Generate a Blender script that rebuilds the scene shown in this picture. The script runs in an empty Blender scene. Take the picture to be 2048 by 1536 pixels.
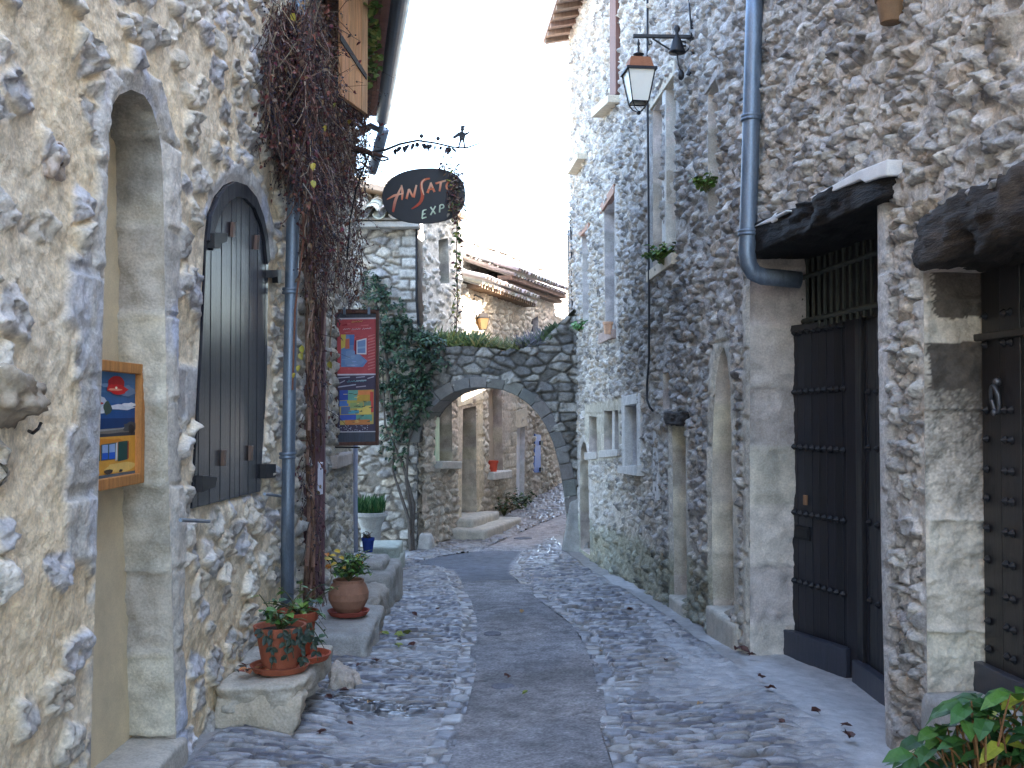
import bpy, math, random
import numpy as np
from mathutils import Vector, noise as mnoise

random.seed(7)
SC = bpy.context.scene
COL = SC.collection

# ------------------------------------------------------------------ camera
PITCH = math.radians(1.42)
FPX = 2100.0                       # focal length in pixels of a 2048 px wide frame
CAM = np.array([0.0, 0.0, 1.55])
cd = bpy.data.cameras.new('camera')
cam = bpy.data.objects.new('camera', cd)
COL.objects.link(cam)
cam.location = CAM
cam.rotation_euler = (math.radians(90) + PITCH, 0, 0)
cd.sensor_width = 36.0
cd.lens = 36.0 * FPX / 2048.0
cd.clip_start = 0.05
cd.clip_end = 2000
SC.camera = cam

# ------------------------------------------------------------------ sky, sun, exposure
SUN_DIR = Vector((0.85, 0.15, 0.50)).normalized()      # towards the sun
SUN_EL = math.asin(SUN_DIR.z)
SUN_AZ = math.atan2(SUN_DIR.x, SUN_DIR.y)
world = bpy.data.worlds.new('World')
SC.world = world
world.use_nodes = True
wn = world.node_tree
wn.nodes.clear()
sky = wn.nodes.new('ShaderNodeTexSky')
sky.sky_type = 'NISHITA'
sky.sun_disc = False
sky.sun_elevation = SUN_EL
sky.sun_rotation = SUN_AZ
sky.air_density = 1.0
sky.dust_density = 1.6
sky.ozone_density = 0.65
bg = wn.nodes.new('ShaderNodeBackground')
bg.inputs['Strength'].default_value = 0.15
wo = wn.nodes.new('ShaderNodeOutputWorld')
wn.links.new(sky.outputs[0], bg.inputs[0])
wn.links.new(bg.outputs[0], wo.inputs[0])
sd = bpy.data.lights.new('sun', 'SUN')
sd.energy = 4.0
sd.angle = math.radians(0.5)
sd.color = (1.0, 0.94, 0.86)
sun = bpy.data.objects.new('sun', sd)
COL.objects.link(sun)
sun.rotation_euler = SUN_DIR.to_track_quat('Z', 'Y').to_euler()
sun.location = (6, -6, 14)
SC.view_settings.view_transform = 'Standard'
SC.view_settings.look = 'None'
SC.view_settings.gamma = 1.0
SC.view_settings.exposure = 3.65

# ------------------------------------------------------------------ pixel -> place
def ray(px, py):
    a = (px - 1024.0) / FPX
    b = (768.0 - py) / FPX
    return np.array([a, math.cos(PITCH) - b * math.sin(PITCH), math.sin(PITCH) + b * math.cos(PITCH)])

def at_depth(px, py, y):
    r = ray(px, py)
    return CAM + r * (y / r[1])

class Plane:
    """a vertical plane through plan point a, running along d; n points into the street"""
    def __init__(s, a, d, side):
        s.a = np.array(a, float); d = np.array(d, float); s.d = d / np.linalg.norm(d)
        s.n = np.array([s.d[1], -s.d[0]]) * side
    def off(s, k):
        p = Plane(s.a + s.n * k, s.d, 1); p.n = s.n.copy(); return p
    def uv(s, px, py, n=0.0):
        r = ray(px, py)
        t = (np.dot(s.n, s.a + s.n * n) - np.dot(s.n, CAM[:2])) / np.dot(s.n, r[:2])
        p = CAM + r * t
        return (float(np.dot(p[:2] - s.a, s.d)), float(p[2]))
    def pos(s, u, z, n=0.0):
        q = s.a + s.d * u + s.n * n
        return np.array([q[0], q[1], z])
    def px(s, px, py, n=0.0):
        u, z = s.uv(px, py, n)
        return s.pos(u, z, n)
    def poly(s, pts, n=0.0):
        return [s.uv(x, y, n) for x, y in pts]

_gy = np.array([-60, -10, 0, 5.3, 7.6, 9, 10.8, 14.7, 16.2, 18, 21.3, 24.9, 32, 60.0])
_gz = np.array([1.2, .30, 0, -.18, -.245, -.28, -.36, -.58, -.6, -.56, -.40, -.12, .45, 2.5])
_ty = np.arange(-60, 60.01, .1)
_tz = np.interp(_ty, _gy, _gz)
_k = np.exp(-np.linspace(-2, 2, 17) ** 2); _k /= _k.sum()
_tz[8:-8] = np.convolve(_tz, _k, 'same')[8:-8]
def gz(y):
    return np.interp(y, _ty, _tz)
def gpx(px, py):
    r = ray(px, py); t = 3.0
    y = 8.0
    for _ in range(60):
        y2 = (float(gz(y)) - CAM[2]) / r[2] * r[1]
        y = y + .5 * (min(max(y2, 2), 40) - y)
    return np.array([r[0] / r[1] * y, y])

def lin(r, g, b):
    def f(c):
        c /= 255.0
        return c / 12.92 if c <= .04045 else ((c + .055) / 1.055) ** 2.4
    return (f(r), f(g), f(b))

# ------------------------------------------------------------------ numeric noise
def hsh(i, j, s):
    i = np.asarray(i).astype(np.int64); j = np.asarray(j).astype(np.int64)
    h = (i * 374761393 + j * 668265263 + int(s) * 1274126177) & 0xFFFFFFFF
    h = ((h ^ (h >> 13)) * 1103515245) & 0xFFFFFFFF
    h = ((h ^ (h >> 16)) * 2246822519) & 0xFFFFFFFF
    h = h ^ (h >> 15)
    return (h & 0xFFFFFF) / float(0x1000000)

def vn(x, y, s=0):
    i = np.floor(x); j = np.floor(y); fx = x - i; fy = y - j
    fx = fx * fx * (3 - 2 * fx); fy = fy * fy * (3 - 2 * fy)
    a = hsh(i, j, s); b = hsh(i + 1, j, s); c = hsh(i, j + 1, s); d = hsh(i + 1, j + 1, s)
    return (a + (b - a) * fx) * (1 - fy) + (c + (d - c) * fx) * fy

def fbm(x, y, o=4, s=0):
    r = 0; a = .5; t = 0
    for k in range(o):
        r = r + a * vn(x, y, s + 17 * k); t += a
        x = x * 2.03 + 11.3; y = y * 2.03 + 5.7; a *= .5
    return r / t

def sm(x, a, b):
    t = np.clip((x - a) / (b - a), 0, 1)
    return t * t * (3 - 2 * t)

def cells(u, v, sx, sy, s, jit=.85):
    gx = u / sx; gy = v / sy
    j0 = np.floor(gy)
    f1 = np.full(u.shape, 9.0); f2 = np.full(u.shape, 9.0)
    ci = np.zeros(u.shape); cj = np.zeros(u.shape); ddx = np.zeros(u.shape); ddy = np.zeros(u.shape)
    for dj in (-1, 0, 1):
        j = j0 + dj
        off = hsh(j, j * 0, s + 5)
        i0 = np.floor(gx - off)
        for di in (-1, 0, 1):
            i = i0 + di
            cx = i + off + .5 + (hsh(i, j, s) - .5) * jit
            cy = j + .5 + (hsh(i, j, s + 1) - .5) * jit
            dx = gx - cx; dy = gy - cy
            d = np.sqrt(dx * dx + dy * dy)
            near = d < f1
            f2 = np.where(near, f1, np.minimum(f2, d))
            ci = np.where(near, i, ci); cj = np.where(near, j, cj)
            ddx = np.where(near, dx, ddx); ddy = np.where(near, dy, ddy)
            f1 = np.where(near, d, f1)
    return f1, f2, ci, cj, ddx, ddy

def sdist(U, Z, poly):
    """signed distance to a polygon (negative inside) and the nearest outline point"""
    P = np.array(poly, float); n = len(P)
    d = np.full(U.shape, 1e9); nu = U.copy(); nz = Z.copy(); ins = np.zeros(U.shape, bool)
    for k in range(n):
        a = P[k]; b = P[(k + 1) % n]; e = b - a
        L = float(e @ e) + 1e-12
        t = np.clip(((U - a[0]) * e[0] + (Z - a[1]) * e[1]) / L, 0, 1)
        qu = a[0] + t * e[0]; qz = a[1] + t * e[1]
        dd = np.hypot(U - qu, Z - qz)
        m = dd < d
        d = np.where(m, dd, d); nu = np.where(m, qu, nu); nz = np.where(m, qz, nz)
        if a[1] != b[1]:
            c = ((a[1] > Z) != (b[1] > Z)) & (U < (b[0] - a[0]) * (Z - a[1]) / (b[1] - a[1]) + a[0])
            ins ^= c
    return np.where(ins, -d, d), nu, nz

# ------------------------------------------------------------------ materials
MATS = {}
def mat(name, color=(.5, .5, .5), rough=.8, metallic=0.0, attr=False, var=.25, vscale=9.0, bump=.3, bscale=60.0,
        bdist=.004, fine=160.0, spec=.5, streak=None, emit=0.0, trans=0.0, aniso=None, rvar=0.0, wet=False):
    if name in MATS: return MATS[name]
    m = bpy.data.materials.new(name); m.use_nodes = True
    nt = m.node_tree; N = nt.nodes; L = nt.links; N.clear()
    out = N.new('ShaderNodeOutputMaterial'); b = N.new('ShaderNodeBsdfPrincipled')
    L.new(b.outputs[0], out.inputs[0])
    b.inputs['Roughness'].default_value = rough; b.inputs['Metallic'].default_value = metallic
    b.inputs['Specular IOR Level'].default_value = spec
    if trans:
        b.inputs['Transmission Weight'].default_value = trans
    tc = N.new('ShaderNodeTexCoord'); mp = N.new('ShaderNodeMapping')
    L.new(tc.outputs['Object'], mp.inputs[0])
    if aniso: mp.inputs['Scale'].default_value = aniso
    if attr:
        c0 = N.new('ShaderNodeAttribute'); c0.attribute_name = 'col'; cs = c0.outputs['Color']
    else:
        c0 = N.new('ShaderNodeRGB'); c0.outputs[0].default_value = (*color, 1); cs = c0.outputs[0]
    n1 = N.new('ShaderNodeTexNoise'); n1.inputs['Scale'].default_value = vscale; n1.inputs['Detail'].default_value = 6
    n1.inputs['Roughness'].default_value = .65
    L.new(mp.outputs[0], n1.inputs['Vector'])
    mr = N.new('ShaderNodeMapRange'); mr.inputs['From Min'].default_value = .3; mr.inputs['From Max'].default_value = .7
    mr.inputs['To Min'].default_value = 1 - var; mr.inputs['To Max'].default_value = 1 + var
    L.new(n1.outputs['Fac'], mr.inputs['Value'])
    n2 = N.new('ShaderNodeTexNoise'); n2.inputs['Scale'].default_value = fine; n2.inputs['Detail'].default_value = 3
    L.new(mp.outputs[0], n2.inputs['Vector'])
    mr2 = N.new('ShaderNodeMapRange'); mr2.inputs['From Min'].default_value = .3; mr2.inputs['From Max'].default_value = .7
    mr2.inputs['To Min'].default_value = 1 - var * .6; mr2.inputs['To Max'].default_value = 1 + var * .6
    L.new(n2.outputs['Fac'], mr2.inputs['Value'])
    mm = N.new('ShaderNodeMath'); mm.operation = 'MULTIPLY'
    L.new(mr.outputs[0], mm.inputs[0]); L.new(mr2.outputs[0], mm.inputs[1])
    vm = N.new('ShaderNodeVectorMath'); vm.operation = 'SCALE'
    L.new(cs, vm.inputs[0]); L.new(mm.outputs[0], vm.inputs['Scale'])
    L.new(vm.outputs[0], b.inputs['Base Color'])
    if wet:
        wr = N.new('ShaderNodeMath'); wr.operation = 'MULTIPLY'; wr.inputs[1].default_value = rough
        L.new(c0.outputs['Alpha'], wr.inputs[0]); L.new(wr.outputs[0], b.inputs['Roughness'])
    elif rvar:
        rr = N.new('ShaderNodeMapRange'); rr.inputs['From Min'].default_value = .3; rr.inputs['From Max'].default_value = .7
        rr.inputs['To Min'].default_value = max(.03, rough - rvar); rr.inputs['To Max'].default_value = min(1, rough + rvar)
        L.new(n1.outputs['Fac'], rr.inputs['Value']); L.new(rr.outputs[0], b.inputs['Roughness'])
    if emit:
        L.new(vm.outputs[0], b.inputs['Emission Color']); b.inputs['Emission Strength'].default_value = emit
    if bump:
        n3 = N.new('ShaderNodeTexNoise'); n3.inputs['Scale'].default_value = bscale; n3.inputs['Detail'].default_value = 8
        n3.inputs['Roughness'].default_value = .6
        L.new(mp.outputs[0], n3.inputs['Vector'])
        bp = N.new('ShaderNodeBump'); bp.inputs['Strength'].default_value = bump; bp.inputs['Distance'].default_value = bdist
        L.new(n3.outputs['Fac'], bp.inputs['Height']); L.new(bp.outputs[0], b.inputs['Normal'])
    MATS[name] = m
    return m

M_WALL = mat('masonry', attr=True, rough=.92, var=.31, vscale=18, bump=.9, bscale=75, bdist=.012, fine=75, spec=.25)
M_LIMED = mat('limed_masonry', attr=True, rough=.92, var=.27, vscale=15, bump=.8, bscale=75, bdist=.010, fine=72, spec=.25)
M_PAVE = mat('paving', attr=True, rough=.50, var=.24, vscale=11, bump=.45, bscale=60, bdist=.006, spec=.5, wet=True)
M_ROAD = mat('asphalt', attr=True, rough=.75, var=.42, vscale=7, bump=.9, bscale=110, bdist=.010, fine=70, spec=.35)
M_STONE = mat('dressed_stone', attr=True, rough=.9, var=.19, vscale=10, bump=.7, bscale=50, bdist=.010, fine=80, spec=.25)
M_PAINT = mat('coloured_surface', attr=True, rough=.6, var=.10, vscale=16, bump=.1, bscale=40, bdist=.002, spec=.3)
M_LEAF = mat('leaf', attr=True, rough=.5, var=.15, vscale=20, bump=0, spec=.35)
M_TWIG = mat('bark', attr=True, rough=.85, var=.3, vscale=30, bump=.4, bscale=90, bdist=.003, spec=.2)
M_IRON = mat('black_iron', lin(34, 33, 36), rough=.5, metallic=.3, var=.3, vscale=30, bump=.2, bscale=120, bdist=.001)
M_ZINC = mat('zinc', lin(112, 124, 138), rough=.46, metallic=.55, var=.30, vscale=9, bump=.10, bscale=22, aniso=(2, 2, .35), rvar=.12)
M_BOARD = mat('painted_boards', attr=True, rough=.42, var=.38, vscale=7, bump=.4, bscale=26, bdist=.003, aniso=(6, 6, .5), spec=.5, rvar=.12)
M_SATIN = mat('satin_boards', attr=True, rough=.27, var=.16, vscale=9, bump=.25, bscale=26, bdist=.003, aniso=(6, 6, .5), spec=.5)
M_WOOD = mat('weathered_wood', attr=True, rough=.72, var=.3, vscale=7, bump=.55, bscale=22, bdist=.006, aniso=(5, 5, .5), spec=.35)
M_BEAM = mat('old_beam', attr=True, rough=.75, var=.5, vscale=8, bump=.8, bscale=18, bdist=.014, aniso=(6, .7, 6), spec=.2)
M_TERRA = mat('terracotta', attr=True, rough=.82, var=.16, vscale=14, bump=.25, bscale=50, bdist=.003, spec=.3)
M_TILE = mat('roof_tile', attr=True, rough=.85, var=.2, vscale=9, bump=.3, bscale=40, bdist=.004, spec=.3)
M_PLAST = mat('plaster', attr=True, rough=.92, var=.12, vscale=5, bump=.3, bscale=60, bdist=.004, spec=.2)
M_GLASS = mat('pane_glass', lin(52, 60, 70), rough=.08, var=.05, bump=0, spec=.6)
M_OPAL = mat('opal_glass', lin(236, 232, 220), rough=.35, var=.03, bump=0, spec=.5)

# ------------------------------------------------------------------ objects
ORG = {}
def tag(o, label=None, cat=None, group=None, kind=None):
    if label: o['label'] = label
    if cat: o['category'] = cat
    if group: o['group'] = group
    if kind: o['kind'] = kind
    return o

def thing(name, loc, label, cat, group=None):
    o = bpy.data.objects.new(name, None)
    COL.objects.link(o)
    o.location = [float(c) for c in loc]; o.empty_display_size = .1
    ORG[o.name] = np.array(loc, float)
    return tag(o, label, cat, group)

def link_mesh(name, V, F, C, m, parent=None, smooth=False, label=None, kind=None):
    V = np.asarray(V, float).reshape(-1, 3)
    org = ORG[parent.name] if parent is not None else np.zeros(3)
    me = bpy.data.meshes.new(name)
    if isinstance(F, np.ndarray):
        nf, k = F.shape
        me.vertices.add(len(V)); me.vertices.foreach_set('co', (V - org).astype(np.float32).ravel())
        me.loops.add(nf * k); me.loops.foreach_set('vertex_index', F.astype(np.int32).ravel())
        me.polygons.add(nf); me.polygons.foreach_set('loop_start', np.arange(0, nf * k, k, dtype=np.int32))
        me.polygons.foreach_set('loop_total', np.full(nf, k, np.int32))
        me.update(calc_edges=True)
    else:
        me.from_pydata([tuple(map(float, v)) for v in V - org], [], F)
    if C is not None:
        ca = me.color_attributes.new('col', 'FLOAT_COLOR', 'POINT')
        C = np.asarray(C, float).reshape(len(V), -1); cc = np.ones((len(V), 4), np.float32); cc[:, :C.shape[1]] = C
        ca.data.foreach_set('color', cc.ravel())
    me.polygons.foreach_set('use_smooth', np.full(len(me.polygons), bool(smooth)))
    me.materials.append(m)
    me.validate()
    o = bpy.data.objects.new(name, me)
    COL.objects.link(o)
    if parent is not None:
        o.parent = parent
        ORG[o.name] = org
    else:
        ORG[o.name] = np.zeros(3)
    if label: o['label'] = label
    if kind: o['kind'] = kind
    return o

class MB:
    def __init__(s, col=(.5, .5, .5)):
        s.v = []; s.f = []; s.c = []; s.col = col
    def add(s, vs, fs, col=None):
        b = len(s.v); col = col or s.col
        s.v.extend([np.asarray(v, float) for v in vs]); s.c.extend([col] * len(vs))
        s.f.extend([tuple(b + i for i in f) for f in fs])
        return s
    def obox(s, o, ax, ay, az, col=None):
        o, ax, ay, az = (np.asarray(x, float) for x in (o, ax, ay, az))
        vs = [o, o + ax, o + ax + ay, o + ay, o + az, o + ax + az, o + ax + ay + az, o + ay + az]
        fs = [(0, 3, 2, 1), (4, 5, 6, 7), (0, 1, 5, 4), (1, 2, 6, 5), (2, 3, 7, 6), (3, 0, 4, 7)]
        if np.dot(np.cross(ax, ay), az) < 0: fs = [f[::-1] for f in fs]
        return s.add(vs, fs, col)
    def prism(s, poly, off, col=None):
        off = np.asarray(off, float); n = len(poly); P = [np.asarray(p, float) for p in poly]
        vs = P + [p + off for p in P]
        fs = [tuple(range(n))[::-1], tuple(range(n, 2 * n))] + [(i, (i + 1) % n, n + (i + 1) % n, n + i) for i in range(n)]
        nrm = np.zeros(3)
        for i in range(n): nrm += np.cross(P[i], P[(i + 1) % n])
        if np.dot(nrm, off) < 0: fs = [f[::-1] for f in fs]
        return s.add(vs, fs, col)
    def tube(s, pts, r, n=6, col=None, cap=True):
        P = [np.asarray(p, float) for p in pts]; k = len(P)
        R = r if hasattr(r, '__len__') else [r] * k
        vs = []; up = np.array([.13, .21, .97])
        for i in range(k):
            t = P[min(i + 1, k - 1)] - P[max(i - 1, 0)]; t = t / (np.linalg.norm(t) + 1e-9)
            if abs(t @ up) > .95: up = np.array([.97, .2, .1])
            a = np.cross(t, up); a /= np.linalg.norm(a); b = np.cross(t, a)
            for j in range(n):
                w = 2 * math.pi * j / n
                vs.append(P[i] + R[i] * (a * math.cos(w) + b * math.sin(w)))
        fs = [(i * n + j, i * n + (j + 1) % n, (i + 1) * n + (j + 1) % n, (i + 1) * n + j) for i in range(k - 1) for j in range(n)]
        if cap: fs += [tuple(range(n))[::-1], tuple(range((k - 1) * n, k * n))]
        return s.add(vs, fs, col)
    def lathe(s, c, prof, n=24, col=None, cap=False, sq=None):
        c = np.asarray(c, float); vs = []
        for r, z in prof:
            for j in range(n):
                w = 2 * math.pi * j / n
                vs.append(c + np.array([r * math.cos(w), r * math.sin(w), z]))
        k = len(prof)
        fs = [(i * n + j, i * n + (j + 1) % n, (i + 1) * n + (j + 1) % n, (i + 1) * n + j) for i in range(k - 1) for j in range(n)]
        if cap: fs += [tuple(range(n))[::-1], tuple(range((k - 1) * n, k * n))]
        return s.add(vs, fs, col)
    def ball(s, c, r, n=8, m=5, col=None, sc=(1, 1, 1)):
        c = np.asarray(c, float); sc = np.asarray(sc, float)
        vs = []
        for i in range(m + 1):
            ph = math.pi * i / m
            for j in range(n):
                w = 2 * math.pi * j / n
                vs.append(c + r * sc * np.array([math.sin(ph) * math.cos(w), math.sin(ph) * math.sin(w), -math.cos(ph)]))
        return s.add(vs, [(i * n + j, i * n + (j + 1) % n, (i + 1) * n + (j + 1) % n, (i + 1) * n + j) for i in range(m) for j in range(n)], col)
    def leaf(s, p, d, up, L, W, col, fold=.25, droop=.2):
        p = np.asarray(p, float); d = np.asarray(d, float); d = d / (np.linalg.norm(d) + 1e-9)
        up = np.asarray(up, float); r = np.cross(d, up)
        if np.linalg.norm(r) < 1e-3: r = np.cross(d, (1, .3, .2))
        r /= np.linalg.norm(r); u = np.cross(r, d)
        q = lambda a, b, h: p + d * (a * L) + r * (b * W) + u * (h * L)
        vs = [p, q(.3, .42, fold * .35), q(.3, 0, 0), q(.3, -.42, fold * .35), q(.68, .38, fold * .3 - droop * .4),
              q(.68, 0, -droop * .3), q(.68, -.38, fold * .3 - droop * .4), q(1, 0, -droop)]
        return s.add(vs, [(0, 2, 1), (0, 3, 2), (1, 2, 5, 4), (2, 3, 6, 5), (4, 5, 7), (5, 6, 7)], col)
    def build(s, name, m, parent=None, smooth=False, label=None, bevel=0, kind=None):
        o = link_mesh(name, np.array(s.v), s.f, s.c, m, parent, smooth, label, kind)
        if bevel:
            md = o.modifiers.new('bevel', 'BEVEL'); md.width = bevel; md.segments = 2; md.limit_method = 'ANGLE'
        return o

def jit(col, a=.12, rnd=random):
    k = 1 + rnd.uniform(-a, a)
    return tuple(max(0, c * k * (1 + rnd.uniform(-a, a) * .3)) for c in col)

def rockbox(mb, corners, cuts=10, rnd=.18, amp=.02, freq=6, col=(.5, .5, .5), col2=None, seed=0):
    """a worn block: eight corners (bottom ring then top ring), rounded and roughened"""
    Q = [np.asarray(c, float) for c in corners]
    idx = {}; vs = []; cs = []; fs = []
    size = max(np.linalg.norm(Q[6] - Q[0]), .05)
    n = cuts
    def vert(a, b, c):
        k = (round(a * n), round(b * n), round(c * n))
        if k in idx: return idx[k]
        p = np.array([a, b, c]) * 2 - 1
        inner = np.clip(p, -(1 - rnd), 1 - rnd); d = p - inner; ln = np.linalg.norm(d)
        if ln > 1e-6: p = inner + d / ln * rnd
        a2, b2, c2 = (p + 1) / 2
        lo = (Q[0] * (1 - a2) + Q[1] * a2) * (1 - b2) + (Q[3] * (1 - a2) + Q[2] * a2) * b2
        hi = (Q[4] * (1 - a2) + Q[5] * a2) * (1 - b2) + (Q[7] * (1 - a2) + Q[6] * a2) * b2
        w = lo * (1 - c2) + hi * c2
        ctr = sum(Q) / 8; dr = w - ctr; dr /= np.linalg.norm(dr) + 1e-9
        nz = mnoise.fractal(Vector(w * freq) + Vector((seed * 7.1, 3, 1)), .8, 2.0, 4)
        w = w + dr * nz * amp
        t = .5 + .9 * mnoise.noise(Vector(w * 5) + Vector((seed, 9, 4)))
        t = min(1, max(0, t)); c_2 = col2 or col
        idx[k] = len(vs); vs.append(w); cs.append(tuple(col[i] * (1 - t) + c_2[i] * t for i in range(3)))
        return idx[k]
    g = [i / n for i in range(n + 1)]
    for i in range(n):
        for j in range(n):
            a, a1, b, b1 = g[i], g[i + 1], g[j], g[j + 1]
            fs.append((vert(a, b, 0), vert(a, b1, 0), vert(a1, b1, 0), vert(a1, b, 0)))
            fs.append((vert(a, b, 1), vert(a1, b, 1), vert(a1, b1, 1), vert(a, b1, 1)))
            fs.append((vert(a, 0, b), vert(a1, 0, b), vert(a1, 0, b1), vert(a, 0, b1)))
            fs.append((vert(a, 1, b), vert(a, 1, b1), vert(a1, 1, b1), vert(a1, 1, b)))
            fs.append((vert(0, a, b), vert(0, a, b1), vert(0, a1, b1), vert(0, a1, b)))
            fs.append((vert(1, a, b), vert(1, a1, b), vert(1, a1, b1), vert(1, a, b1)))
    base = len(mb.v)
    mb.v.extend(vs); mb.c.extend(cs); mb.f.extend([tuple(base + i for i in f) for f in fs])
    return mb

# ------------------------------------------------------------------ masonry
def rubble(U, Z, S):
    """relief (m) and colour of a rubble wall"""
    s = S['seed']
    wa = S.get('warp', .05)
    u = U + wa * (fbm(U * 4, Z * 4, 3, s + 40) - .5) * 2
    z = Z + wa * .7 * (fbm(U * 4 + 9, Z * 4, 3, s + 41) - .5) * 2
    f1, f2, ci, cj, dx, dy = cells(u, z, S['sx'], S['sy'], s, S.get('jit', .85))
    r = [hsh(ci, cj, s + 60 + k) for k in range(7)]
    e = f2 - f1
    keep = S['keep']
    if 'keepfn' in S: keep = S['keepfn'](U, Z)
    edge = S.get('edge', .3)
    m = sm(e, S.get('joint', .06), S.get('joint', .06) + edge) * (r[0] < keep)
    big = fbm(U * 2.2, Z * 2.2, 3, s + 70)
    brk = fbm(U * 14, Z * 14, 3, s + 71)
    m = m * sm(brk + .22 * m, S.get('b0', .34), S.get('b1', .52))
    H = S['lo'] + (S['hi'] - S['lo']) * r[1]
    tilt = (dx * (r[2] - .5) + dy * (r[3] - .5)) * S.get('tilt', .05) * 2
    rough = fbm(U * 30, Z * 30, 4, s + 72) - .5
    rid = 1 - np.abs(fbm(U * 9, Z * 16, 3, s + 73) * 2 - 1) * 2
    h = (big - .5) * S.get('wave', .03) + (fbm(U * 9, Z * 9, 4, s + 74) - .5) * S.get('mrough', .02)
    g1, g2, gi, gj, gx, gy = cells(u + .02 * vn(U * 30, Z * 30, s), z, S['sx'] * .40, S['sy'] * .55, s + 300, .95)
    q = [hsh(gi + ci * 7, gj + cj * 3, s + 310 + k_) for k_ in range(3)]
    fa = S.get('facet', .02)
    h = h + m * fa * ((q[0] - .5) + gx * (q[1] - .5) * 2.2 + gy * (q[2] - .5) * 2.2)
    h = h + m * (H * (.55 + .45 * np.sqrt(np.clip(1 - f1 * f1, 0, 1))) + tilt + rid * S.get('rid', .008)) + rough * S.get('fine', .012) * (1 + S.get('stonefine', 0) * m)
    if S.get('pit'):
        h = h - S['pit'] * sm(-e, -.16, -.02) * (r[4] < .6) * sm(big, .35, .55)
    pal = np.array(S['stones']); k = np.minimum((r[5] * len(pal)).astype(int), len(pal) - 1)
    sc = pal[k] * (.8 + .4 * r[6])[..., None]
    blot = fbm(U * 11, Z * 11, 4, s + 75)
    sc = sc * (.78 + .44 * blot)[..., None]
    mo = np.array(S['mortar'])[None, :] * (.86 + .28 * fbm(U * 5, Z * 5, 4, s + 76))[..., None]
    if 'mortar2' in S:
        w = sm(fbm(U * .9, Z * .9, 4, s + 77), .42, .6)[..., None]
        mo = mo * (1 - w) + np.array(S['mortar2'])[None, :] * w
    C = mo * (1 - m[..., None]) + sc * m[..., None]
    return h, C

def dressed(U, Z, h, C, poly, col, course=.32, H=.015, seed=3, width=.5, soft=.02, var=.18, rough=.012, jw=.014, jcol=None, blue=0):
    d, _, _ = sdist(U, Z, poly)
    k = sm(-d, -soft + .012 * (vn(U * 25, Z * 25, seed) - .5) * 2, soft)
    if not k.any(): return h, C
    j = np.floor(Z / course + .15 * vn(U * .1, Z * .0, seed)); fz = Z / course - j
    off = hsh(j, j * 0, seed) * width
    i = np.floor((U + off) / width); fu = (U + off) / width - i
    jd = np.minimum(np.minimum(fz, 1 - fz) * course, np.minimum(fu, 1 - fu) * width)
    jn = 1 - sm(jd + .006 * vn(U * 30, Z * 30, seed + 2), .3 * jw, jw)
    rr = hsh(i, j, seed + 1)
    hd = H + (rr - .5) * .012 + (fbm(U * 16, Z * 16, 4, seed + 3) - .5) * rough - jn * .9 * jw
    cd_ = np.array(col)[None, :] * ((1 - var) + 2 * var * rr)[..., None] * (.8 + .4 * fbm(U * 8, Z * 8, 4, seed + 4))[..., None]
    if blue:  # bluish highlights of the sky, put into the stone colour in blotches
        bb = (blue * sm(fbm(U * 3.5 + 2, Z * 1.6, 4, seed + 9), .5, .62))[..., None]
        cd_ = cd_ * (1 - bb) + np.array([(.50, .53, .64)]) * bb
    if jcol is not None: cd_ = cd_ * (1 - jn[..., None]) + np.array(jcol)[None, :] * jn[..., None]
    h = h * (1 - k) + hd * k
    C = C * (1 - k[..., None]) + cd_ * k[..., None]
    return h, C

def grid_mesh(U, Z, posfn, fn, openings, keep_inside=False, clip=None, fall=.06, snap=.7):
    """U, Z: 2-D coordinate arrays. Removes openings, snapping the border vertices onto their outlines."""
    nu, nz = U.shape
    U = U.copy(); Z = Z.copy()
    ucen = .25 * (U[:-1, :-1] + U[1:, :-1] + U[:-1, 1:] + U[1:, 1:])
    zcen = .25 * (Z[:-1, :-1] + Z[1:, :-1] + Z[:-1, 1:] + Z[1:, 1:])
    dead = np.zeros(ucen.shape, bool)
    nearest = np.full(U.shape, 9.0)
    U0 = U.copy(); Z0 = Z.copy()
    su = np.abs(np.gradient(U0, axis=0)).max(); sz = np.abs(np.gradient(Z0, axis=1)).max()
    for P in openings:
        A = np.array(P); lo = A.min(0) - .3; hi = A.max(0) + .3
        mk = (U0 >= lo[0]) & (U0 <= hi[0]) & (Z0 >= lo[1]) & (Z0 <= hi[1])
        if mk.any():
            d, qu, qz = sdist(U0[mk], Z0[mk], P)
            nearest[mk] = np.minimum(nearest[mk], np.abs(d))
            loc = np.hypot(qu - U0[mk], qz - Z0[mk])
            w = (np.abs(qu - U0[mk]) < snap * su) & (np.abs(qz - Z0[mk]) < snap * sz)
            uu = U[mk]; zz = Z[mk]
            uu[w] = qu[w]; zz[w] = qz[w]; U[mk] = uu; Z[mk] = zz
            nearest[mk] = np.where(w, 0, nearest[mk])
        ck = (ucen >= lo[0]) & (ucen <= hi[0]) & (zcen >= lo[1]) & (zcen <= hi[1])
        if ck.any():
            d, _, _ = sdist(ucen[ck], zcen[ck], P)
            dd = dead[ck]; dd |= d < 0; dead[ck] = dd
    if keep_inside: dead = ~dead
    if clip is not None: dead |= clip(ucen, zcen)
    h, C = fn(U.ravel(), Z.ravel())
    if fall: h = h * sm(nearest.ravel(), 0, fall)
    V = posfn(U.ravel(), Z.ravel(), h)
    I = np.arange(nu * nz).reshape(nu, nz)
    F = np.stack([I[:-1, :-1], I[1:, :-1], I[1:, 1:], I[:-1, 1:]], -1)[~dead]
    used = np.unique(F); re = np.full(nu * nz, -1); re[used] = np.arange(len(used))
    return V[used], re[F], C[used]

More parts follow.
